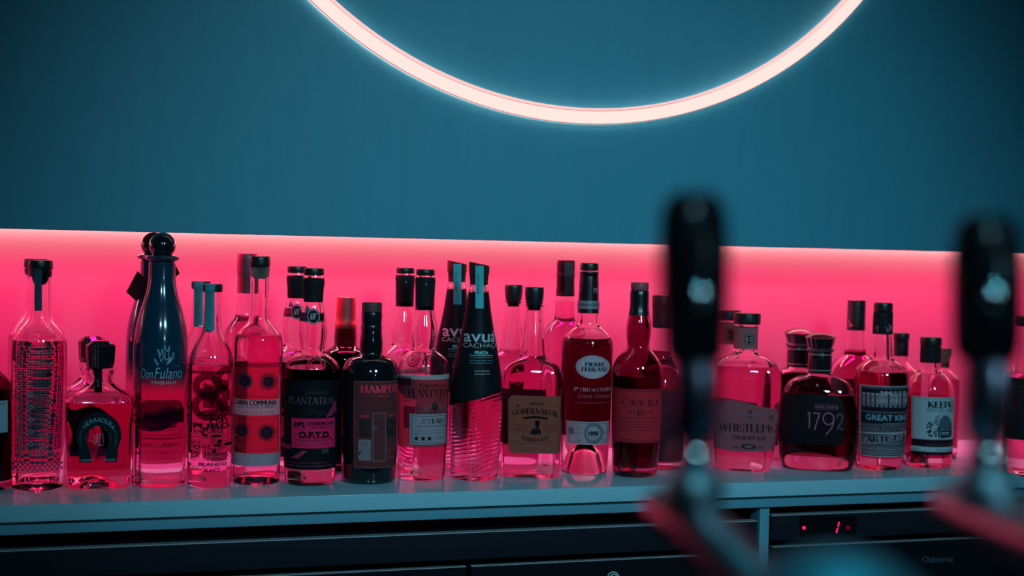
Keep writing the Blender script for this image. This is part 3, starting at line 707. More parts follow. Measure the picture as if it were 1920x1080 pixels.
def sun(cx, cy, r0, r1, n, wd, core=True):
    if core: a.ell(cx, cy, r0, r0, 3, 2)
    for i in range(n):
        t = 2 * math.pi * i / n + .1; a.line((cx + r0 * .8 * math.cos(t), cy + r0 * .8 * math.sin(t)), (cx + r1 * math.cos(t), cy + r1 * math.sin(t)), wd, 3, 2)
sun(122, 228, 44, 62, 60, 2.5); a.ell(122, 228, 58, 58, 6, 2, .7); sun(303, 232, 40, 70, 30, 6.5); sun(100, 620, 44, 70, 26, 4); sun(100, 620, 40, 80, 15, 3); sun(290, 630, 46, 66, 18, 9); sun(290, 630, 40, 74, 36, 3)
a.ell(303, 232, 16, 16, 6, 3, .8); a.ell(100, 622, 14, 14, 6, 3, .8); a.ell(290, 632, 18, 20, 6, 3, .85)
a.text('CLAIRIN COMMUNAL', 42, 376, 372, 416, 3, 3, bold=.06); a.text('BLEND DES QUATRE COMMUNES', 70, 422, 348, 442, 4, 3, bold=.05); a.text("L'union fait la force", 72, 446, 346, 486, 7, 3, shear=.35, bold=-.01)
a.fine(46, 200, 342, 8, 3, 3, 20); a.fine(216, 376, 346, 8, 3, 3, 20); a.fine(46, 200, 518, 8, 3, 3, 20); a.fine(206, 372, 522, 8, 3, 3, 20); a.text('49% vol', 36, 752, 104, 776, 3, 3); a.text('70 cl', 288, 752, 352, 776, 3, 3)
a.build('label', [paper('frosted_white_paper', (.30, .27, .32), .2), film('red_label_film', (.98, .55, .50), (.90, .02, .045), .35), paper('pale_band_paper', (.60, .34, .38), .35), pbr('dark_print', (.03, .008, .02), .6), pbr('blue_print', (.02, .08, .16), .6), film('wine_band_film', (.55, .2, .35), (.45, .01, .04), .4), pbr('wine_mid_print', (.16, .01, .04), .6), pbr('brown_print', (.16, .06, .08), .6)], b.root, 'red label with a white band and four black suns')
b = Bottle('clear bottle with tall wine red capsule behind the four suns bottle', C3, (0, 0), [(203, 242, 322), (215, 241, 322), (290, 239, 324), (318, 230, 334), (350, 204, 360), (385, 190, 374), (430, 185, 379), (1000, 185, 379), (1030, 194, 370)], row=.228, cxtop=(282, 200))
b.body(M_clear, M_pale, 300, base=0.01); b.cap('capsule', M_mauve, [(35, 240, 324), (40, 238, 326), (120, 238, 326), (122, 241, 323), (206, 241, 323)])

# 6 dark bottle with a pink patch
b = Bottle('dark rum bottle with round 69 neck badge and pink label patch, front', C4, (170, 1037), [(84, 131, 219), (96, 129, 222), (110, 128, 224), (150, 132, 219), (205, 133, 218), (240, 126, 226), (280, 116, 234), (320, 111, 239), (360, 112, 240), (400, 118, 233), (425, 122, 230), (440, 108, 246), (460, 78, 278), (485, 56, 294), (515, 48, 299), (600, 46, 297), (880, 47, 283), (960, 49, 278), (1015, 53, 275), (1029, 63, 266)])
b.body(M_clear, M_deep, 503, base=0.026, punt=0.003)
b.cap('stopper_top', M_black, [(55, 131, 219), (59, 129, 221), (82, 129, 221), (87, 133, 217)])
b.cap('capsule', M_blackmatte, [(100, 129, 222), (112, 126, 225), (124, 127, 224), (150, 130, 220), (206, 132, 219)], smooth=2)
a = b.art(); a.rect(116, 255, 234, 262, 1, 1); a.rect(116, 290, 234, 297, 1, 1); a.rect(116, 262, 234, 290, 0, 0); a.rect(124, 265, 156, 287, 2, 1); a.poly([(146, 250), (158, 220), (172, 250)], 3, 1)
a.ell(187, 272, 29, 36, 0, 2); a.ell(187, 272, 28, 34, 4, 3, .84); a.text('69', 172, 256, 196, 288, 4, 3, bold=.03); a.ell(201, 260, 3.4, 4, 4, 3, .4)
a.build('neck_label', [M_ink, pbr('dark_grey_print', (.06, .05, .06), .6), veil('wine_patch', (.2, .02, .07), .9), pbr('teal_grey', (.06, .12, .16), .6), pbr('silver_print', (.30, .26, .30), .5)], b.root, 'black band with round 69 badge')
a = b.art(); a.ell(200, 487, 42, 30, 0, 1, .86); a.ell(200, 487, 30, 21, 0, 1, .8); a.build('embossed_seal', [M_clear], b.root)
a = b.art((525, 680, 4.5)); a.rect(14, 150, 500, 800, 0, 0); a.rect(14, 800, 480, 905, 0, 0)
a.serif('PLANTATION', 78, 292, 455, 356, 1, 1); a.text('Jamaica', 205, 232, 410, 276, 2, 1, shear=.35)
for i in range(13):
    t = math.radians(200 + i * 11.6); a.line((290 + 44 * math.cos(t), 462 + 44 * math.sin(t)), (290 + 110 * math.cos(t), 462 + 75 * math.sin(t)), 2, 2, 1)
a.rect(100, 472, 462, 724, 3, 1); a.text('69%', 118, 500, 212, 552, 0, 2, bold=.05); a.text('OVERPROOF', 234, 500, 450, 532, 0, 2, bold=.045); a.fine(262, 440, 538, 15, 0, 2, 30)
a.rect(102, 566, 460, 569, 4, 2); a.text('O.F.T.D.', 158, 582, 424, 640, 0, 2, bold=.06); a.fine(132, 446, 648, 13, 0, 2, 24); a.rect(102, 672, 460, 675, 4, 2); a.fine(118, 250, 686, 6, 4, 2, 20); a.fine(118, 250, 700, 6, 4, 2, 20); a.text('Bailly', 318, 680, 420, 706, 4, 2, shear=.4)
a.poly([(385, 466), (468, 320), (476, 420), (430, 455)], 5, 1); a.poly([(90, 812), (160, 812), (230, 745), (190, 745)], 5, 1); a.rect(350, 730, 410, 768, 2, 1); a.rect(20, 700, 90, 740, 5, 1)
for i in range(24): a.rect(18, 205 + i * 16, 52, 208 + i * 16, 2, 1)
a.fine(40, 440, 842, 10, 5, 1, 30); a.fine(40, 440, 866, 14, 5, 1, 18); a.fine(60, 440, 912, 5, 6, 1, 14)
a.build('label', [pbr('black_label', (.007, .007, .010), .6), pbr('rose_silver_print', (.13, .055, .075), .5), pbr('dim_grey_print', (.05, .04, .05), .6), paper('pink_patch_paper', (.98, .02, .12), .2), pbr('dark_pink_print', (.25, .01, .06), .6), pbr('wine_glow_print', (.30, .012, .07), .6), pbr('pale_rose_print', (.5, .3, .36), .6)], b.root, 'black label with a pink patch')
twin(b, 'dark rum bottle with round neck badge, behind the pink patch one', (557, 520), ROW2)

# 7 black bottle with a brown paper label
M_slab = glass('near_black_glass', (.05, .03, .02))
b = Bottle('round shouldered black bottle with brown paper label, front row', C4, (434, 1030), [(250, 399, 485), (300, 397, 487), (335, 396, 487), (370, 390, 490), (400, 388, 492), (425, 390, 489), (443, 390, 490), (453, 352, 525), (468, 330, 546), (490, 317, 558), (520, 309, 566), (560, 308, 567), (800, 310, 562), (960, 312, 556), (1005, 315, 554), (1024, 326, 544)])
b.body(pbr('black_bottle_glass', (.006, .007, .010), .08, coat=.5))
b.cap('stopper_top', M_brown, [(209, 401, 485), (213, 398, 488), (248, 398, 488), (252, 402, 484)])
b.cap('capsule', pbr('black_shiny_capsule', (.008, .010, .014), .2, coat=.4), [(252, 396, 487), (258, 394, 489), (298, 396, 487), (304, 399, 484), (312, 394, 489), (330, 394, 489), (337, 399, 484)])
a = b.art((640, 690, 4.909)); a.rect(118, 124, 514, 922, 0, 0); a.frame(118, 124, 514, 922, 3, 4, 1)
a.serif('HAMPDEN', 180, 158, 545, 234, 1, 1, weight=1.5); a.fine(335, 430, 250, 15, 1, 1, 16); a.fine(180, 505, 288, 14, 2, 1, 44); a.fine(190, 505, 322, 5, 2, 1, 30); a.rect(165, 376, 510, 384, 2, 1)
a.rect(168, 470, 268, 640, 2, 1); a.fine(175, 262, 430, 20, 1, 1, 30); a.rect(158, 660, 272, 852, 3, 1); a.fine(190, 250, 672, 8, 2, 2, 20); a.fine(180, 258, 692, 8, 2, 2, 20); a.fine(186, 250, 712, 8, 2, 2, 16)
for y in (748, 765, 782, 800, 815, 832): a.fine(190, 268, y, 5, 2, 2, 18)
a.poly([(160, 800), (172, 765), (184, 770), (172, 806)], 2, 2)
a.frame(290, 415, 410, 860, 4, 4, 1); a.rect(298, 424, 402, 852, 5, 1)
for y in range(470, 850, 22): a.fine(304, 396, y, 3, 2, 2, 40)
a.ell(316, 552, 14, 18, 3, 2, .8); a.rect(416, 470, 500, 640, 2, 1); a.fine(440, 500, 432, 20, 1, 1, 24); a.fine(436, 500, 530, 12, 1, 1, 24); a.rect(416, 650, 495, 740, 6, 1); a.fine(420, 495, 752, 12, 1, 1, 24); a.fine(436, 490, 822, 12, 1, 1, 24)
a.fine(140, 250, 876, 16, 2, 1, 30); a.fine(280, 500, 876, 6, 2, 1, 26); a.fine(280, 500, 896, 6, 2, 1, 26)
a.build('label', [paper('brown_kraft_paper', (.14, .030, .032), .1), pbr('red_print', (.92, .02, .07), .6), pbr('dark_brown_print', (.035, .018, .022), .6), paper('greyish_paper', (.24, .17, .19), .1), pbr('tan_line', (.28, .15, .14), .6), paper('dull_red_paper', (.12, .035, .04), .1), pbr('wine_block', (.08, .012, .02), .6)], b.root, 'brown paper label with red heading')
b = Bottle('dark bottle with red wax capsule, behind and between the front bottles', C4, (0, 0), [(326, 285, 379), (335, 284, 380), (370, 281, 384), (400, 284, 380), (412, 272, 392), (424, 248, 416), (440, 236, 428), (480, 228, 436), (980, 228, 436), (1010, 236, 428)], row=ROW2, cxtop=(333, 260))
b.body(M_smoke, tint('dark_green_rum', (.10, .05, .06)), 420); b.cap('wax_capsule', M_redwax, [(184, 298, 370), (186, 291, 377), (300, 289, 379), (304, 286, 382), (326, 286, 382), (331, 290, 378)])

# 8 clear rum bottle with transparent label
b = Bottle('clear rum bottle with grey three star label and round seal, front', C5, (163, 1016), [(108, 136, 217), (120, 133, 219), (150, 132, 218), (200, 134, 217), (262, 134, 217), (300, 124, 222), (340, 114, 229), (380, 110, 233), (410, 114, 228), (432, 120, 222), (444, 106, 240), (462, 80, 262), (485, 63, 280), (520, 56, 286), (560, 55, 286), (800, 56, 276), (940, 58, 270), (995, 61, 267), (1008, 70, 258)])
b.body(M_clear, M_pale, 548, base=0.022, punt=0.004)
b.cap('stopper_top', M_black, [(82, 138, 215), (86, 135, 218), (106, 135, 218), (110, 140, 213)])
b.cap('capsule', M_blackmatte, [(118, 134, 219), (130, 131, 222), (150, 132, 220), (200, 134, 218), (261, 134, 217)], smooth=2)
a = b.art(); fleur = lambda x, y, k, m: (a.ell(x, y, 3 * k, 8 * k, m, 1), a.ell(x - 5 * k, y + 1 * k, 2 * k, 5 * k, m, 1), a.ell(x + 5 * k, y + 1 * k, 2 * k, 5 * k, m, 1), a.rect(x - 6 * k, y + 6 * k, x + 6 * k, y + 8 * k, m, 1), a.rect(x - 1.5 * k, y + 8 * k, x + 1.5 * k, y + 14 * k, m, 1))
fleur(186, 138, 1.1, 0); a.build('capsule_emblem', [pbr('silver_mark', (.35, .35, .38), .4)], b.root)
a = b.art((740, 650, 4.154)); a.ell(288, 138, 72, 74, 0, 0, .86); a.ell(288, 138, 50, 54, 0, 0, .90)
a.path([(280, 100), (284, 180)], 6, 1, 1); a.path([(268, 112), (296, 108)], 5, 1, 1); a.path([(268, 165), (300, 160)], 5, 1, 1)
for i in range(9): a.ell(305 + 10 * (i % 3), 140 + 14 * (i // 3), 4.5, 4.5, 1, 1)
a.build('embossed_seal', [pbr('dark_glass_line', (.05, .012, .03), .2), pbr('dark_seal_relief', (.05, .005, .02), .4)], b.root, 'round seal on the shoulder')
a = b.art((740, 650, 4.154)); a.rect(44, 220, 425, 258, 5, 1); a.rect(26, 232, 425, 790, 0, 0); a.rect(24, 236, 128, 310, 3, 1)
a.text('Plantation', 190, 286, 398, 318, 1, 2, shear=.35, bold=-.005); a.serif('PLANTATION', 108, 332, 478, 396, 1, 2, weight=1.15)
for i in range(22):
    t = math.radians(180 + i * 8.57); a.line((312 + 48 * math.cos(t), 512 + 44 * math.sin(t)), (312 + 108 * math.cos(t), 512 + 80 * math.sin(t)), 2, 4, 1)
fleur(314, 458, 3.6, 1); a.fine(60, 160, 402, 10, 1, 1, 18); a.fine(60, 140, 424, 9, 1, 1, 18); a.rect(70, 470, 160, 640, 3, 1)
a.rect(112, 520, 408, 768, 2, 2); a.frame(112, 520, 408, 768, 4, 1, 3); a.frame(134, 540, 400, 750, 2.5, 1, 3)
a.serif('3 STARS', 206, 562, 388, 600, 1, 3, weight=1.2); a.fine(172, 398, 614, 12, 1, 3, 34); a.fine(160, 398, 650, 9, 4, 3, 22); a.fine(154, 398, 670, 9, 4, 3, 22)
def star(cx, cy, r, m, l=3): a.poly([(cx + (r if i % 2 == 0 else r * .42) * math.sin(math.pi * i / 5), cy - (r if i % 2 == 0 else r * .42) * math.cos(math.pi * i / 5)) for i in range(10)], m, l)
for x in (170, 221, 271): star(x, 716, 24, 1)
a.text('Rum', 312, 698, 350, 730, 4, 3, shear=.3); a.fine(352, 400, 700, 24, 4, 3, 8)
a.build('label', [film('pinkish_label_film', (.62, .30, .45), (.36, .06, .08), .45), M_ink, paper('grey_blue_paper', (.34, .30, .34), .25), veil('wine_dark_film', (.06, .005, .02), .7), pbr('grey_print_b', (.10, .10, .13), .6), veil('frost_film', (.45, .45, .5), .6)], b.root, 'film label with a grey three star panel')
a = b.art((740, 650, 4.154)); a.text('PLANTATION', 84, 862, 385, 920, 0, 0, bold=.02); a.build('embossed_lettering', [glass('rose_relief_glass', (.9, .6, .7), .15)], b.root)
twin(b, 'clear rum bottle with black capsule, behind the three star one', (760, 512), ROW2)

# 9 cone shaped bottle, black above and rippled clear below
b = Bottle('cone shaped bottle, black above and rippled clear glass below, front', C5, (398, 1015), [(150, 375, 457), (162, 376, 456), (182, 372, 461), (260, 362, 470), (330, 350, 483), (400, 335, 498), (500, 315, 516), (560, 303, 521), (610, 293, 524), (660, 286, 524), (750, 285, 523), (860, 289, 513), (980, 294, 501), (1000, 297, 499), (1010, 306, 490)])
b.body(glass('rippled_clear_glass', (1, 1, 1), 0.0, 1.46, (55, (0, math.radians(14), 0), .22)), M_pale, 200, base=0.012, punt=0.004)
zt = b.zc(182); V, Fc = [], []; N = 72; K = 26
for k in range(N):
    t = 2 * math.pi * k / N; sx = math.sin(t); u = sx
    zlo = b.zc(652 - 26 * u - 22 * u * u * (1 if u > 0 else -.2) - (8 * math.cos(t)))
    for j in range(K + 1):
        z = zt + (zlo - zt) * j / K; q = b.shape(z); r = q[0] + .0003; V.append((r * math.sin(t), -r * math.cos(t), z))
for k in range(N):
    for j in range(K): A, B = k * (K + 1) + j, ((k + 1) % N) * (K + 1) + j; Fc.append([A, B, B + 1, A + 1])
link('black_coating', V, Fc, pbr('black_bottle_paint', (.007, .009, .012), .42), b.root)
# slanted stopper
zs0, zs1 = b.zc(112), b.zc(60); r0, r1 = b.m(43, 100), b.m(46, 60)
V, Fc = lathe([(0, b.zc(150)), (b.m(39, 150), b.zc(150)), (b.m(42, 105), b.zc(104)), (b.m(45, 100), b.zc(102)), (b.m(45.5, 60), zs1), (b.m(44, 60), zs1 + .0008), (0, zs1 + .0008)], 48)
V = [Vector((v.x, v.y, v.z + (-.20 * v.x if v.z > zs1 - .0005 else 0))) for v in V]
link('slanted_stopper', V, Fc, pbr('dark_wood_stopper', (.045, .02, .022), .45), b.root)
w = b.wrap([(50, 369, 461), (104, 369, 461), (106, 373, 460), (150, 373, 460), (182, 371, 462), (260, 361, 471)])
a = w.art(); a.rect(402, 66, 439, 254, 0, 1); a.text('PRATA', 411, 110, 419, 190, 1, 2, rot=90, wrap=False); a.fine(426, 430, 100, 80, 1, 2, 3); a.build('seal_strip', [paper('bright_teal_strip', (.09, .52, .56), .2), M_ink], b.root, 'bright teal strip over the stopper')
a = b.art((835, 600, 3.484)); a.text('avuá', 122, 68, 328, 146, 0, 1, bold=.012); a.text('CACHAÇA', 118, 152, 345, 188, 1, 1, bold=-.004); a.text('PRATA', 192, 203, 280, 224, 2, 1, bold=.03); a.rect(158, 230, 310, 233, 2, 1)
AV = [pbr('pale_blue_grey_print', (.34, .42, .50), .5), pbr('pale_grey_print', (.40, .42, .46), .5), pbr('bright_teal_print', (.08, .62, .66), .5), pbr('mid_teal_print', (.06, .26, .32), .5)]
a.build('printed_lettering', AV, b.root); a = b.art((835, 600, 3.484)); a.fine(160, 312, 242, 6, 3, 1, 14); a.fine(160, 312, 260, 8, 3, 1, 18); a.fine(156, 312, 277, 7, 3, 1, 16); a.build('printed_small_text', AV, b.root); a = b.art((835, 600, 3.484)); a.fine(192, 290, 328, 9, 1, 1, 22); a.fine(192, 292, 348, 8, 1, 1, 18)
a.build('printed_small_text', AV, b.root)
twin(b, 'cone shaped black topped bottle half hidden behind its front match', (857, 510), ROW2)

# 10 flat flask with a tan label
b = Bottle('flat sided pink flask with tan paper label and black stopper, front', C6, (177, 1024), [(243, 153, 233), (256, 154, 232), (262, 155, 232), (340, 144, 234), (400, 137, 238), (460, 131, 242), (482, 128, 246), (492, 112, 262, .4), (508, 78, 294, .9), (530, 56, 312, 1), (560, 48, 323, 1), (620, 47, 324, 1), (900, 46, 316, 1), (990, 44, 308, 1), (1008, 48, 304, 1), (1016, 58, 294, 1)], n=4.5, ratio=0.62)
b.body(M_clear, M_pale, 470, wall=0.003, base=0.018, punt=0.004)
b.cap('stopper_top', M_black, [(164, 152, 232), (168, 149, 235), (205, 150, 234), (240, 155, 229)]); b.cap('stopper_plug', M_black, [(240, 160, 225), (268, 166, 218)])
a = b.art((930, 690, 5.143)); a.poly([(118, 310), (150, 268), (624, 268), (624, 790), (610, 822), (160, 826), (118, 790)], 0, 1); 
P = [(128, 312), (156, 276), (618, 276), (618, 790), (606, 814), (164, 816), (128, 786), (128, 312)]; a.path(P, 3, 2, 2); P = [(140, 316), (162, 290), (610, 290), (610, 784), (598, 802), (168, 804), (140, 780), (140, 316)]; a.path(P, 2, 2, 2)
a.text('PISCO', 328, 330, 462, 358, 1, 2, bold=.03); a.text('EL', 198, 352, 234, 376, 1, 2, bold=.03)
for i, ch in enumerate('GOBERNADOR'):
    x = 160 + i * 44.5; y = 392 + 26 * ((i - 4.5) / 4.5) ** 2 * .9; a.serif(ch, x, y - 6, x + 41, y + 50, 1, 2, weight=1.7, skew=(i - 4.5) * .05, wrap=False)
a.poly([(264, 475), (380, 460), (500, 475), (500, 496), (380, 482), (264, 496)], 1, 2)
a.ell(398, 548, 22, 26, 1, 2); a.ell(400, 522, 30, 9, 1, 2); a.ell(398, 515, 20, 12, 1, 2); a.poly([(325, 640), (345, 592), (398, 572), (430, 595), (436, 645), (410, 630), (380, 648), (350, 635)], 1, 2)
for x0, x1 in ((156, 316), (456, 606)):
    a.rect(x0, 550, x1, 553, 1, 2); a.fine(x0 + 6, x1 - 4, 570, 12, 1, 2, 30); a.fine(x0 + 18, x1 - 20, 592, 8, 1, 2, 24); a.rect(x0, 610, x1, 613, 1, 2)
for i, ch in enumerate('RESERVADO'):
    x = 252 + i * 30.5; y = 690 - 24 * ((i - 4) / 4) ** 2; a.text(ch, x, y - 12, x + 24, y + 20, 1, 2, bold=.04, skew=-(i - 4) * .07, wrap=False)
a.path([(200, 700), (240, 726), (300, 734)], 3, 1, 2); a.path([(480, 734), (520, 722), (560, 690)], 3, 1, 2); a.fine(280, 470, 744, 12, 3, 2, 24)
for cx, cy, f2 in ((215, 330, 1), (556, 330, -1), (185, 675, 1), (566, 665, -1), (190, 770, 1), (562, 765, -1)):
    for q in range(4): a.ell(cx + f2 * q * 18, cy + (q % 2) * 8, 22 - 3 * q, 18 - 2 * q, 2, 2, .82, 30 * q, 30 * q + 270)
a.build('label', [paper('tan_label_paper', (.26, .066, .042), .12), M_ink, pbr('brown_scroll_print', (.17, .07, .055), .6), pbr('blue_grey_fine_print', (.10, .14, .20), .6)], b.root, 'tan paper label with cut corners')
b.back = True; b._c = {}
a = b.art((930, 690, 5.143)); a.rect(70, 230, 480, 760, 0, 0); a.build('back_label', [paper('dark_back_paper', (.05, .02, .022), .05)], b.root)
b.back = False; b._c = {}
a = b.art((930, 690, 5.143)); a.ring_text('RESERVA 1840', 330, 340, 150, 40, -50, 50, 0, 0); a.path([(200, 160), (300, 212)], 5, 0, 0); a.path([(440, 212), (525, 165)], 5, 0, 0); a.text('1840', 330, 152, 440, 190, 0, 0, wrap=False); a.build('embossed_lettering', [glass('embossed_relief_glass', (1, .9, .92), .1)], b.root)
twin(b, 'flat flask with black stopper, behind the tan labelled one', (963, 555), ROW2)

# 11 tall cognac bottle
b = Bottle('tall dark cognac bottle with oval silver label and black capsule', C6, (421, 1008), [(88, 401, 482), (110, 399, 484), (280, 394, 487), (320, 391, 487), (338, 386, 492), (352, 364, 512), (370, 342, 531), (392, 325, 543), (415, 318, 548), (450, 317, 549), (700, 317, 545), (900, 319, 536), (990, 320, 524), (1005, 326, 518), (1012, 336, 508)])
b.body(M_clear, tint('dark_cognac', (.27, .045, .14)), 392, base=0.056, punt=0.044)
b.cap('cap_top', M_black, [(56, 403, 481), (60, 401, 484), (86, 401, 484), (90, 405, 480)])
b.cap('capsule', pbr('dark_capsule_foil', (.03, .012, .018), .28, metal=.3), [(94, 400, 484), (98, 398, 486), (108, 401, 483), (120, 399, 485), (230, 395, 486), (280, 392, 489)])
w = b.wrap([(90, 398, 486), (230, 393, 488), (285, 390, 491)]); a = w.art(); a.rect(390, 226, 491, 262, 0, 1); a.rect(390, 238, 491, 250, 2, 2); a.text('PF', 464, 168, 482, 192, 1, 1); a.text('P', 398, 168, 408, 192, 1, 1); a.build('capsule_band', [pbr('grey_silver_band', (.20, .20, .23), .4), pbr('silver_letters', (.36, .32, .36), .4), pbr('dull_band', (.10, .09, .11), .5)], b.root)
a = b.art((1050, 640, 4.154)); a.ell(256, 200, 134, 92, 2, 0); a.ell(256, 200, 130, 89, 0, 1); a.ell(256, 200, 122, 82, 2, 2, .965)
a.serif('PIERRE', 196, 162, 350, 196, 1, 2, weight=1.6); a.serif('FERRAND', 168, 200, 366, 236, 1, 2, weight=1.6); a.ring_text('COGNAC', 256, 205, 62, 18, -48, 48, 4, 2); a.fine(215, 300, 246, 8, 2, 2, 22)
for i in range(40):
    t = math.radians(9 * i); a.line((256 + 100 * math.cos(t), 200 + 64 * math.sin(t)), (256 + 116 * math.cos(t), 200 + 76 * math.sin(t)), 2, 2, 2)
a.build('oval_label', [paper('silver_label_paper', (.52, .42, .48), .15), M_ink, pbr('rose_grey_print', (.24, .14, .18), .5), pbr('rose_rim', (.5, .2, .28), .4), pbr('red_wine_print', (.28, .03, .07), .6)], b.root, 'oval silver label')
a = b.art((1050, 640, 4.154)); a.serif('I', 110, 362, 122, 390, 0, 0); a.text('er', 124, 362, 146, 376, 0, 0); a.serif('CRU', 158, 362, 236, 390, 0, 0); a.serif('DE', 246, 368, 282, 390, 0, 0); a.serif('COGNAC', 292, 362, 398, 390, 0, 0)
PFM = [pbr('pale_rose_letters', (.46, .28, .34), .5), pbr('dull_rose_letters', (.22, .09, .13), .5)]
a.build('printed_lettering', PFM, b.root); a = b.art((1050, 640, 4.154)); a.text('Grande Champagne', 140, 408, 392, 452, 1, 0, shear=.4, bold=-.012); a.fine(108, 392, 476, 6, 1, 0, 20)
a.build('printed_script', PFM, b.root)
a = b.art((1050, 640, 4.154)); a.rect(52, 628, 380, 804, 0, 0, 0.0); a.frame(52, 628, 380, 804, 3, 2, 1); a.frame(62, 640, 374, 792, 2, 1, 1); a.ell(262, 716, 74, 84, 4, 1); a.ell(262, 716, 52, 52, 0, 2); a.ell(262, 716, 60, 66, 3, 2, .9)
a.text('1840', 222, 698, 300, 734, 1, 3, bold=.05); star(246, 742, 6, 1); star(262, 744, 6, 1); star(278, 742, 6, 1)
for i in range(24):
    t = math.radians(15 * i); a.ell(262 + 66 * math.cos(t), 716 + 75 * math.sin(t), 7, 7, 3, 3, .7)
a.fine(104, 176, 714, 10, 5, 2, 18); a.fine(332, 370, 714, 10, 5, 2, 16); a.fine(122, 178, 668, 6, 4, 2, 14); a.fine(130, 170, 764, 12, 4, 2, 12); a.fine(330, 372, 764, 10, 4, 2, 12); a.ell(88, 700, 20, 28, 4, 2)
a.build('year_label', [paper('grey_engraved_paper', (.36, .28, .32), .15), M_ink, pbr('pale_rim_print', (.5, .5, .54), .5), pbr('mid_grey_print', (.16, .15, .18), .5), pbr('dark_engraving', (.10, .08, .11), .5), pbr('wine_fine_print', (.26, .03, .07), .6)], b.root, 'grey banknote style label with year')
b = Bottle('tall clear bottle with dark capsule and grey strip, behind the cognac', C6, (0, 0), [(60, 300, 379), (120, 299, 379), (206, 294, 377), (300, 288, 375), (318, 280, 384), (332, 262, 404), (355, 246, 420), (385, 238, 428), (430, 235, 431), (990, 235, 431), (1014, 246, 420)], row=ROW2, cxtop=(338, 110))
b.body(M_clear, M_pale, 226, base=.01)
b.cap('capsule', pbr('dark_wine_capsule', (.04, .012, .02), .4), [(43, 302, 378), (47, 299, 380), (86, 299, 380), (94, 302, 378), (112, 296, 381), (122, 300, 378), (204, 296, 380)])
w = b.wrap([(40, 294, 384), (120, 294, 384), (204, 293, 384), (240, 292, 382)]); a = w.art(); a.rect(332, 50, 372, 202, 0, 1); a.fine(344, 358, 80, 110, 1, 2, 5); a.build('seal_strip', [paper('dark_grey_strip', (.09, .07, .08), .1), pbr('grey_strip_print', (.2, .18, .2), .6)], b.root)

# 12 long necked malt bottle
b = Bottle('long necked dark whisky bottle with plain rose paper label', C7, (155, 1019), [(116, 137, 220), (205, 134, 222), (225, 130, 226), (245, 124, 230), (280, 115, 235), (310, 113, 235), (350, 115, 229), (385, 118, 221), (400, 106, 234), (425, 80, 259), (455, 58, 279), (485, 48, 288), (520, 45, 291), (800, 45, 280), (960, 46, 266), (995, 50, 262), (1008, 60, 252)])
b.body(M_wine, tint('dark_malt', (.32, .07, .18)), 522, base=0.014, punt=.008)
b.cap('stopper_top', pbr('mauve_stopper', (.32, .055, .075), .5), [(76, 140, 220), (80, 136, 223), (108, 136, 223), (114, 140, 219)])
b.cap('capsule', pbr('black_shiny_capsule_b', (.008, .010, .014), .25), [(114, 135, 222), (118, 132, 224), (200, 132, 223), (212, 129, 226), (234, 126, 228)])
a = b.art((1140, 700, 5.4)); a.rect(46, 162, 545, 706, 0, 0); a.rect(46, 170, 545, 174, 1, 1); a.rect(46, 184, 545, 187, 1, 1); a.rect(46, 686, 545, 689, 1, 1); a.rect(46, 696, 545, 699, 1, 1)
a.serif('C', 146, 252, 206, 330, 1, 1); a.serif('AOL', 210, 268, 374, 330, 1, 1); a.serif('I', 408, 258, 426, 330, 1, 1); a.serif('LA', 434, 268, 512, 330, 1, 1)
a.text('AGED', 206, 384, 284, 402, 1, 1); a.serif('18', 296, 372, 364, 426, 1, 1, weight=1.2); a.text('YEARS', 376, 384, 454, 402, 1, 1)
a.fine(112, 505, 444, 12, 1, 1, 60); a.rect(60, 492, 525, 495, 1, 1); a.fine(90, 515, 512, 9, 1, 1, 28); a.fine(100, 515, 540, 9, 1, 1, 28); a.fine(120, 510, 568, 9, 1, 1, 28); a.fine(130, 485, 668, 10, 1, 1, 24)
a.build('label', [film('rose_label_film', (.9, .6, .8), (.80, .04, .07), .55), M_ink], b.root, 'plain rose paper label')
b = Bottle('clear bottle with big black cap, half hidden behind the left tap handle', C7, (0, 0), [(292, 244, 334), (300, 245, 333), (395, 242, 336), (440, 238, 342), (470, 220, 360), (500, 196, 384), (540, 178, 402), (600, 172, 408), (980, 172, 408), (1004, 184, 396)], row=.16, cxtop=(289, 220))
b.body(M_clear, M_amber, 404, base=.010); b.cap('cap', M_black, [(138, 242, 336), (143, 238, 340), (200, 238, 340), (204, 240, 338), (286, 240, 338), (294, 244, 334)])
a = b.art(); a.rect(185, 590, 395, 940, 0, 0); a.build('label', [paper('dark_wine_label', (.05, .012, .02), .05)], b.root)

# 13 flat shouldered rye bottle
b = Bottle('broad shouldered clear rye bottle with arched cream label, front', C8, (178, 977), [(192, 128, 266), (204, 129, 264), (210, 132, 256), (325, 130, 250), (345, 122, 250), (357, 104, 266, .3), (370, 72, 300, .8), (385, 42, 330, 1), (405, 20, 352, 1), (440, 2, 369, 1), (480, -4, 374, 1), (620, -4, 372, 1), (720, 4, 364, 1), (850, 20, 345, 1), (945, 32, 322, 1), (965, 36, 318, 1), (974, 46, 308, 1)], n=4.0, ratio=0.60)
b.body(M_clear, M_pale, 415, wall=.0055, base=0.022, punt=.003)
b.cap('cap', M_black, [(134, 128, 265), (138, 125, 269), (184, 125, 269), (191, 129, 265)])
w = b.wrap([(200, 128, 262), (330, 126, 258)]); a = w.art(); a.rect(128, 206, 258, 326, 0, 1); a.ell(214, 274, 27, 31, 1, 2); a.ell(214, 274, 22, 26, 2, 3, .88); a.text('10', 200, 260, 228, 288, 2, 3); a.fine(140, 184, 226, 4, 1, 2, 14); a.rect(128, 208, 258, 211, 1, 2)
a.build('neck_label', [paper('cream_neck_paper', (.32, .13, .15), .3), M_ink, pbr('gold_grey_print', (.36, .28, .30), .4)], b.root, 'cream neck label with round ten badge')
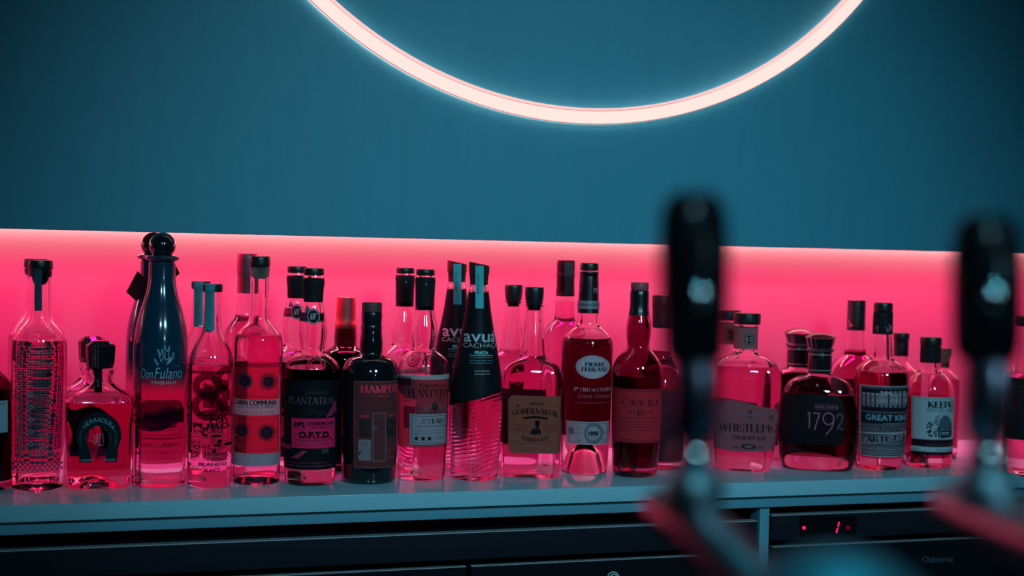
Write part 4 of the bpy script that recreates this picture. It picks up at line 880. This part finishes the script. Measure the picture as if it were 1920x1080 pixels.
a = b.art((1340, 660, 4.696)); top = [(0, 480), (60, 448), (150, 430), (260, 445), (350, 470), (450, 484), (546, 498)]; bot = [(506, 858), (400, 872), (250, 880), (120, 874), (14, 862)]
a.poly(top + [(552, 560), (540, 700)] + bot + [(-6, 700)], 0, 0); a.path(top, 4, 2, 1)
a.serif('WHISTLEPIG', 34, 632, 548, 704, 1, 1, weight=1.15, wrap=False); a.serif('STRAIGHT RYE', 156, 738, 452, 772, 1, 1, weight=1.5, wrap=False); a.serif('WHISKEY', 204, 782, 396, 802, 2, 1, wrap=False); a.serif('RYE', 70, 558, 166, 596, 2, 1, wrap=False); a.text('10', 474, 546, 512, 596, 1, 1, bold=.01, wrap=False); a.fine(440, 470, 560, 20, 2, 1, 6); a.fine(516, 536, 560, 20, 2, 1, 6)
a.ell(312, 545, 30, 40, 2, 1, .8); a.ell(312, 526, 22, 16, 1, 1, .5); a.poly([(240, 520), (300, 550), (312, 596), (326, 550), (386, 520), (330, 600), (312, 612), (296, 600)], 2, 1); a.ell(210, 538, 34, 8, 2, 1); a.ell(420, 526, 34, 8, 2, 1); a.ell(300, 575, 10, 8, 1, 1); a.ell(325, 575, 10, 8, 1, 1)
a.ell(298, 832, 64, 22, 1, 1); a.ell(298, 832, 40, 12, 2, 2); a.fine(152, 226, 832, 18, 1, 1, 16); a.fine(370, 440, 826, 18, 1, 1, 16); a.rect(40, 716, 520, 719, 2, 1)
for y in (756, 770, 784, 798): a.fine(50, 104, y, 7, 2, 1, 22); a.fine(488, 520, y - 14, 7, 2, 1, 16)
a.build('label', [paper('cream_label_paper', (.215, .08, .095), .15), pbr('dark_wine_ink', (.018, .008, .016), .6), pbr('brown_grey_ink', (.13, .07, .09), .6)], b.root, 'arched cream label')
a = b.art((1340, 660, 4.696)); a.path([(130, 210), (140, 345), (175, 240), (190, 340), (228, 195)], 6, 0, 0); a.path([(236, 240), (240, 345)], 6, 0, 0); a.path([(225, 250), (280, 232), (330, 250), (348, 290), (325, 328), (260, 345)], 6, 0, 0); a.build('embossed_monogram', [glass('raised_monogram_glass', (.9, .55, .65), .12)], b.root)
twin(b, 'clear rye bottle with black cap, hidden behind the arched label one', (1364, 600), ROW2)

# 14 squat decanter with wedge stopper
def decanter(lbl, liq, lev):
    b = Bottle(lbl, C8, (572, 974), [(322, 527, 671), (336, 527, 671), (341, 538, 656), (400, 538, 655), (450, 536, 653), (462, 520, 668, .3), (478, 468, 716, .8), (500, 424, 744, 1), (530, 406, 764, 1), (570, 393, 774, 1), (650, 373, 785, 1), (740, 362, 789, 1), (830, 362, 782, 1), (900, 372, 770, 1), (945, 383, 757, 1), (962, 392, 750, 1), (972, 408, 736, 1)], n=3.4, ratio=0.62)
    b.body(M_clear, liq, lev, wall=.003, base=.022, punt=.002)
    b.cap('wedge_stopper', pbr('smoky_black_stopper', (.012, .010, .014), .08, coat=.8), [(266, 524, 682), (272, 526, 680), (300, 533, 670), (322, 543, 664)], smooth=0)
    b.cap('stopper_dome', glass('pink_lit_dome_glass', (.95, .45, .62), .25), [(240, 576, 632), (246, 553, 655), (254, 534, 673), (263, 519, 686), (267, 522, 684)], smooth=0)  # rose tint paints the pink light caught by the stopper's top
    b.cap('stopper_ring', pbr('dark_metal_ring', (.12, .09, .10), .3, metal=.7), [(320, 533, 666), (326, 526, 673), (333, 528, 671)])
    b.cap('neck_band', M_blackgloss, [(336, 538, 656), (346, 534, 659), (448, 533, 657), (453, 536, 653)])
    w = b.wrap([(330, 533, 660), (455, 532, 658)]); a = w.art(); a.rect(532, 354, 660, 358, 0, 1); a.rect(532, 438, 660, 441, 0, 1); a.build('neck_lines', [pbr('thin_silver_line', (.4, .32, .35), .4)], b.root)
    a = b.art((1450, 610, 3.857)); P = [(72, 500), (470, 505), (500, 560), (518, 640), (516, 720), (494, 856), (470, 862), (80, 868), (40, 858), (28, 700), (40, 590)]; a.poly(P, 0, 0)
    a.serif('SMALL BATCH', 296, 580, 466, 598, 1, 1, weight=.9, wrap=False); a.rect(300, 570, 462, 572, 2, 1); a.rect(300, 606, 462, 608, 2, 1)
    a.path([(250, 648), (264, 630), (262, 745)], 8, 1, 1); a.path([(288, 636), (336, 636), (298, 758)], 8, 1, 1)
    for i in range(20):
        t0, t1 = math.radians(18 * i), math.radians(18 * i + 18); a.line((398 + 38 * math.cos(t0), 672 + 42 * math.sin(t0)), (398 + 38 * math.cos(t1), 672 + 42 * math.sin(t1)), 8, 1, 1)
    a.path([(434, 690), (420, 740), (380, 786)], 8, 1, 1); a.path([(456, 664), (464, 640), (484, 636), (498, 652), (490, 690), (458, 740), (505, 740)], 7, 2, 1)
    a.build('label', [pbr('black_label_film', (.006, .006, .009), .5), pbr('pink_letters', (.42, .07, .15), .5), pbr('dim_pink_letters', (.16, .03, .06), .5)], b.root, 'black label with pink 1792')
    return b
decanter('squat bulging black decanter with wedge stopper, pink numerals on its front', tint('ruby_bourbon', (.60, .07, .28)), 560)
b = decanter('fuller black decanter with wedge stopper, behind the front decanter', M_dark, 478)
p = on_y(1497, 660, .215); b.root.location = (p.x, .215, ZS); dv = CAM - b.root.location; b.root.rotation_euler = (0, 0, math.atan2(dv.y, dv.x) + math.pi / 2)

# 15 whisky bottle with a building on its label
b = Bottle('whisky bottle with grey label showing a building facade, front', C9, (240, 974), [(150, 229, 325), (260, 224, 322), (300, 216, 323), (385, 208, 321), (398, 200, 328), (412, 168, 352), (430, 142, 376), (452, 126, 391), (480, 119, 398), (530, 118, 398), (700, 118, 386), (880, 118, 370), (945, 119, 358), (960, 124, 352), (969, 134, 342)])
b.body(M_clear, tint('ruby_spirit', (.72, .28, .46)), 458, base=.018, punt=.006)
b.cap('stopper_top', M_black, [(104, 232, 323), (108, 229, 326), (146, 229, 326), (152, 232, 322)]); b.cap('capsule', M_blackmatte, [(153, 229, 326), (160, 226, 326), (266, 221, 324)])
w = b.wrap([(153, 226, 328), (266, 220, 325)]); a = w.art(); a.path([(276, 228), (290, 244), (284, 256)], 3, 0, 1); a.path([(292, 218), (302, 222), (306, 244)], 3, 0, 1); a.ell(292, 246, 8, 6, 0, 1, .6); a.ell(302, 232, 6, 8, 0, 1, .6); a.path([(228, 240), (240, 224), (236, 260)], 3, 0, 1); a.build('capsule_emblem', [pbr('rose_mark', (.5, .2, .28), .4)], b.root)
a = b.art((1600, 690, 5.4)); a.rect(72, 182, 555, 902, 0, 0); a.rect(72, 182, 555, 190, 3, 1); a.rect(72, 892, 520, 899, 3, 1); a.rect(72, 870, 520, 874, 2, 1); a.rect(72, 182, 80, 902, 3, 1)
a.rect(90, 212, 545, 440, 1, 1)
for i in range(10):
    for j, (y, h) in enumerate(((234, 18), (264, 22), (306, 48), (372, 56))):
        if j == 0 and i < 4: continue
        x = 100 + i * 44; a.rect(x, y, x + 26, y + h, 2 if j < 3 else 4, 2); 
        if j == 2: a.rect(x + 11, y, x + 14, y + h, 1, 3)
        if j == 3: a.poly([(x, y + h), (x + 26, y + h), (x + 26, y + 30), (x + 13, y + 20), (x, y + 30)], 1, 3)
for y in (258, 294, 362): a.rect(90, y, 545, y + 5, 3, 2)
for x in (270, 310, 400, 440, 530): a.rect(x - 5, 264, x + 3, 360, 3, 2)
a.poly([(255, 262), (340, 240), (425, 262)], 2, 2)
a.rect(80, 460, 540, 566, 1, 1); a.text('GREAT KING', 132, 474, 568, 532, 5, 2, bold=.012); a.fine(300, 530, 556, 9, 5, 2, 12)
a.rect(84, 602, 540, 632, 1, 1); a.text('BLENDED SCOTCH WHISKY', 104, 606, 530, 630, 2, 2, bold=.0)
a.rect(84, 660, 540, 672, 3, 1, -.03); a.add([[(84, 720), (534, 640), (534, 722)], [(84, 720), (534, 722), (84, 786)]], 4, 1); a.serif("ARTIST'S B", 128, 706, 560, 764, 6, 2, weight=1.5, skew=-.10); a.ell(102, 740, 14, 20, 1, 2, .6); a.fine(300, 500, 758, 12, 2, 2, 16)
for y, h, c in ((800, 5, 2), (812, 16, 2), (840, 6, 3), (852, 8, 2)): a.fine(90, 520, y, h, c, 1, 24)
a.build('label', [paper('slate_label_paper', (.085, .085, .105), .1), pbr('black_panel', (.012, .012, .017), .6), pbr('rose_grey_ink', (.34, .27, .31), .6), pbr('pale_line_ink', (.40, .36, .40), .6), pbr('mid_grey_ink', (.19, .17, .20), .6), pbr('teal_blue_ink', (.17, .42, .52), .6), pbr('black_ink_b', (.010, .008, .012), .6)], b.root, 'grey label with building facade')
b = Bottle('tall clear bottle with black capsule, behind left of the facade label', C9, (0, 0), [(240, 76, 170), (300, 72, 172), (365, 66, 174), (380, 52, 190), (395, 32, 210), (420, 10, 232), (450, -2, 244), (500, -6, 248), (940, -6, 248), (966, 6, 236)], row=ROW2, cxtop=(127, 150))
b.body(M_clear, M_gold, 346, base=.014); b.cap('capsule', M_black, [(89, 86, 172), (93, 83, 176), (186, 83, 176), (190, 79, 172), (246, 77, 171)])
w = b.wrap([(90, 82, 178), (250, 76, 173)]); a = w.art(); a.path([(86, 195), (96, 214), (90, 232)], 3, 0, 1); a.ell(100, 222, 8, 7, 0, 1, .6); a.build('capsule_emblem', [MATS['rose_mark']], b.root)
a = b.art(); a.rect(0, 500, 230, 800, 0, 0); a.build('label', [paper('dark_slate_paper', (.04, .03, .04), .1)], b.root)
b = Bottle('small clear bottle with black capsule, behind between two whisky labels', C9, (0, 0), [(378, 324, 394), (390, 324, 394), (415, 322, 398), (435, 300, 420), (455, 272, 448), (490, 258, 462), (930, 258, 462), (950, 270, 450)], row=.20, cxtop=(360, 320))
b.body(M_clear, M_gold, 470, base=.012); b.cap('cap', M_black, [(259, 325, 399), (263, 321, 402), (292, 321, 402), (297, 324, 399), (380, 322, 396)])

# 17 bottle with a pale blue label
b = Bottle('bottle with pale blue beehive label and black capsule', C9, (493, 964), [(330, 450, 553), (412, 450, 551), (440, 446, 551), (462, 442, 556), (478, 415, 586), (500, 400, 608), (530, 389, 624), (565, 384, 632), (600, 383, 633), (750, 378, 627), (880, 372, 621), (935, 370, 616), (952, 376, 610), (960, 388, 598)])
b.body(M_clear, M_amber, 586, base=.016, punt=.004)
b.cap('cap_top', M_black, [(282, 452, 555), (287, 448, 558), (324, 448, 558), (330, 452, 554)]); b.cap('capsule', M_blackmatte, [(330, 451, 554), (336, 448, 555), (414, 447, 552)])
a = b.art((1690, 690, 5.4)); a.rect(110, 296, 530, 880, 2, 0); a.rect(110, 296, 530, 724, 0, 1); a.rect(104, 798, 520, 848, 0, 1); a.rect(122, 310, 126, 712, 3, 2); a.rect(126, 310, 530, 313, 3, 2)
a.serif("KEEPR'S", 272, 334, 548, 402, 1, 2, weight=1.6); a.serif('INFUSED SPIRITS', 262, 408, 552, 442, 1, 2, weight=.9); a.fine(415, 505, 458, 6, 3, 2, 8)
P = [(372, 614), (376, 560), (395, 510), (425, 476), (455, 476), (488, 520), (502, 580), (504, 620)]; a.poly(P, 3, 2)
for y in range(490, 615, 14): a.line((385 if y > 520 else 405, y), (500 if y > 520 else 478, y + 3), 2.5, 1, 3)
a.rect(352, 612, 505, 622, 1, 2); a.rect(370, 622, 384, 700, 1, 2); a.rect(484, 622, 498, 690, 1, 2); a.rect(390, 640, 480, 690, 3, 2); a.rect(400, 650, 470, 660, 0, 3); a.poly([(386, 628), (498, 628), (490, 700), (390, 706)], 1, 2)
rnd = random.Random(5)
for i in range(46):
    x = rnd.uniform(258, 378); y = rnd.uniform(520, 690)
    if (x - 330) ** 2 / 75 ** 2 + (y - 610) ** 2 / 95 ** 2 < 1: a.ell(x, y, rnd.uniform(6, 15), rnd.uniform(5, 11), 1 if i % 3 else 3, 3, 0, 0, 360, 9)
for P in ([(340, 560), (380, 470)], [(330, 560), (362, 480)], [(350, 580), (390, 500)]): a.path(P, 6, 1, 3)
a.fine(345, 440, 708, 10, 1, 2, 14); a.fine(265, 505, 768, 14, 4, 1, 22); a.fine(120, 190, 822, 12, 1, 2, 14); a.fine(350, 505, 822, 12, 1, 2, 18)
a.build('label', [paper('pale_blue_label_paper', (.38, .48, .52), .15), M_ink, pbr('dark_plum_band', (.020, .008, .014), .6), pbr('blue_grey_ink', (.05, .11, .15), .6), pbr('dull_wine_ink', (.12, .05, .07), .6)], b.root, 'pale blue label with a beehive drawing')
b = Bottle('small cork stoppered bottle behind, just left of the right tap handle', C9, (0, 0), [(392, 561, 610), (440, 562, 609), (455, 558, 613), (470, 538, 636), (490, 516, 658), (520, 506, 668), (900, 508, 666), (930, 516, 658)], row=.175, cxtop=(586, 400))
b.body(M_clear, M_gold, 500, base=.02, punt=.012); b.cap('cork_stopper', M_cork, [(338, 556, 618), (342, 553, 620), (380, 553, 620), (388, 560, 612), (440, 564, 608)])
# 18 at the right edge
b = Bottle('clear bottle with black cap and dark label, right of the right tap handle', C9, (1010, 1000), [(226, 938, 1096), (240, 938, 1096), (300, 936, 1098), (380, 930, 1104), (420, 920, 1112), (450, 905, 1128), (490, 892, 1140), (550, 885, 1148), (960, 885, 1140), (985, 892, 1130), (996, 902, 1120)])
b.body(M_clear, M_gold, 470, base=.024); b.cap('cap', M_black, [(174, 934, 1100), (179, 930, 1104), (216, 930, 1104), (226, 936, 1098)])
a = b.art(); a.rect(895, 500, 1125, 820, 0, 0); a.fine(940, 1000, 535, 10, 1, 1, 20); a.fine(940, 1000, 560, 10, 1, 1, 20); a.build('label', [paper('dark_green_label', (.012, .022, .024), .05), pbr('dull_green_print', (.03, .06, .06), .6)], b.root)

# ------------------------------------------------------------------ beer taps in the foreground
M_chrome = pbr('polished_chrome', (.62, .66, .68), .22, metal=1.0)
M_polished = pbr('mirror_chrome', (.70, .74, .76), .06, metal=1.0)
M_steel = pbr('cyan_lit_steel', (.36, .54, .60), .42, metal=1.0)  # teal in the colour paints the cyan light the metal reflects
M_handle = pbr('black_tap_handle', (.005, .006, .008), .22, spec=.25)
CT = (-.05, -1.62, 1.02)
def px_at(u, v, d): return at_depth(u, v, d)
def tap(label, cx, ytop, D):
    base = px_at(cx + 2, 930, D); t = thing('beer_tap', label, 'tap', base, 0, 'beer taps in the foreground')
    k = D / F; up = Vector((0, 0, 1))
    H = lambda y: (930 - y) * k * 1.0
    top, bot = H(ytop), H(672)
    prof = [(0, top), (24 * k, top - 1 * k), (42 * k, top - 7 * k), (54 * k, top - 20 * k), (62 * k, top - 44 * k), (67 * k, top - 110 * k), (67 * k, top - 190 * k), (64 * k, top - 250 * k), (58 * k, bot), (48 * k, bot - 4 * k), (0, bot - 4 * k)]
    link('handle', *lathe(prof, 40), M_handle, t)
    dv = CAM - base; dv.z = 0; dv.normalize(); sd = Vector((-dv.y, dv.x, 0))
    rs = .0057; c = dv * (67 * k - rs * .55) + sd * (11 * k) + Vector((0, 0, H(552)))
    pr = [(0, rs)] + [(rs * math.sin(math.pi * i / 20), rs * math.cos(math.pi * i / 20)) for i in range(1, 20)] + [(0, -rs)]
    V, Fc = lathe(pr, 28); link('highlight_ball', [v + c for v in V], Fc, M_polished, t)['label'] = 'added mirror ball that makes the highlight on the handle'  # ball added to the handle only to catch a round highlight
    link('ferrule', *lathe([(0, H(669)), (42 * k, H(671)), (47 * k, H(690)), (47 * k, H(740)), (45 * k, H(800)), (38 * k, H(822)), (0, H(822))], 40), pbr('dark_chrome', (.34, .31, .42), .25, metal=1.0), t)
    rb = 40 * k; zb = H(858); pr = [(0, zb + rb)] + [(rb * math.sin(math.pi * i / 20), zb + rb * math.cos(math.pi * i / 20)) for i in range(1, 20)] + [(0, zb - rb)]
    link('collar_ball', *lathe(pr, 36), M_polished, t)
    link('tap_body', *lathe([(0, H(880)), (34 * k, H(882)), (50 * k, H(892)), (58 * k, H(912)), (54 * k, H(935)), (44 * k, H(955)), (30 * k, H(985)), (0, H(990))], 40), M_steel, t)
    for o in t.children:
        o.rotation_mode = 'QUATERNION'; o.rotation_quaternion = Quaternion(dv, math.radians(2.1))   # the handles lean a little
    return t, base, k
t, base, k = tap('blurred beer tap with black handle in front of the rye bottle', 1303, 358, .57)
c0 = px_at(1570, 1250, .49); a0 = px_at(1236, 948, .607) - base; a1 = px_at(1310, 990, .57) - base; a2 = c0 + Vector((0, 0, -.004)) - base; a2 = a2 + (a1 - a2).normalized() * .0415
link('shank', *tube([a0, a0.lerp(a1, .08), a0.lerp(a1, .5), a1, a1.lerp(a2, .5), a2], [.0045, .0095, .0103, .0106, .011, .011]), pbr('satin_chrome', (.78, .66, .70), .34, metal=1.0), t)
t2, base2, k2 = tap('blurred beer tap with black handle at the right edge', 1850, 400, .57)
a0 = px_at(1780, 938, .607) - base2; a1 = px_at(1850, 972, .572) - base2; a2 = px_at(2010, 1030, .51) - base2
link('shank', *tube([a0, a0.lerp(a1, .08), a0.lerp(a1, .5), a1, a1.lerp(a2, .5), a2], [.0045, .0095, .0103, .0106, .011, .011]), pbr('satin_chrome', (.78, .66, .70), .34, metal=1.0), t2)
tw = thing('beer_tower', 'blurred round steel top of the beer tower at the bottom edge', 'beer tower', (c0.x, c0.y, 1.04))
R = 0.0413; hz = c0.z - 1.04
prof = [(0, hz + R)] + [(R * math.sin(math.pi * i / 24), hz + R * math.cos(math.pi * i / 24)) for i in range(1, 13)] + [(R, .02), (R * 1.25, .012), (R * 1.3, 0), (0, 0)]
link('column', *lathe(prof, 64), pbr('cyan_lit_tower_steel', (.20, .36, .42), .6, metal=1.0), tw)  # teal in the colour paints the overhead light on the dome
cb = thing('front_bar', 'front bar counter that carries the beer tower', 'counter', (0, 0, 0))
link('counter_top', *box((-1.6, -2.05, 1.0), (1.4, -1.15, 1.04), .003), pbr('dark_bar_wood', (.03, .02, .018), .4), cb)
link('counter_front', *box((-1.6, -1.95, 0.0), (1.4, -1.25, 1.0)), M_dkwall, cb)
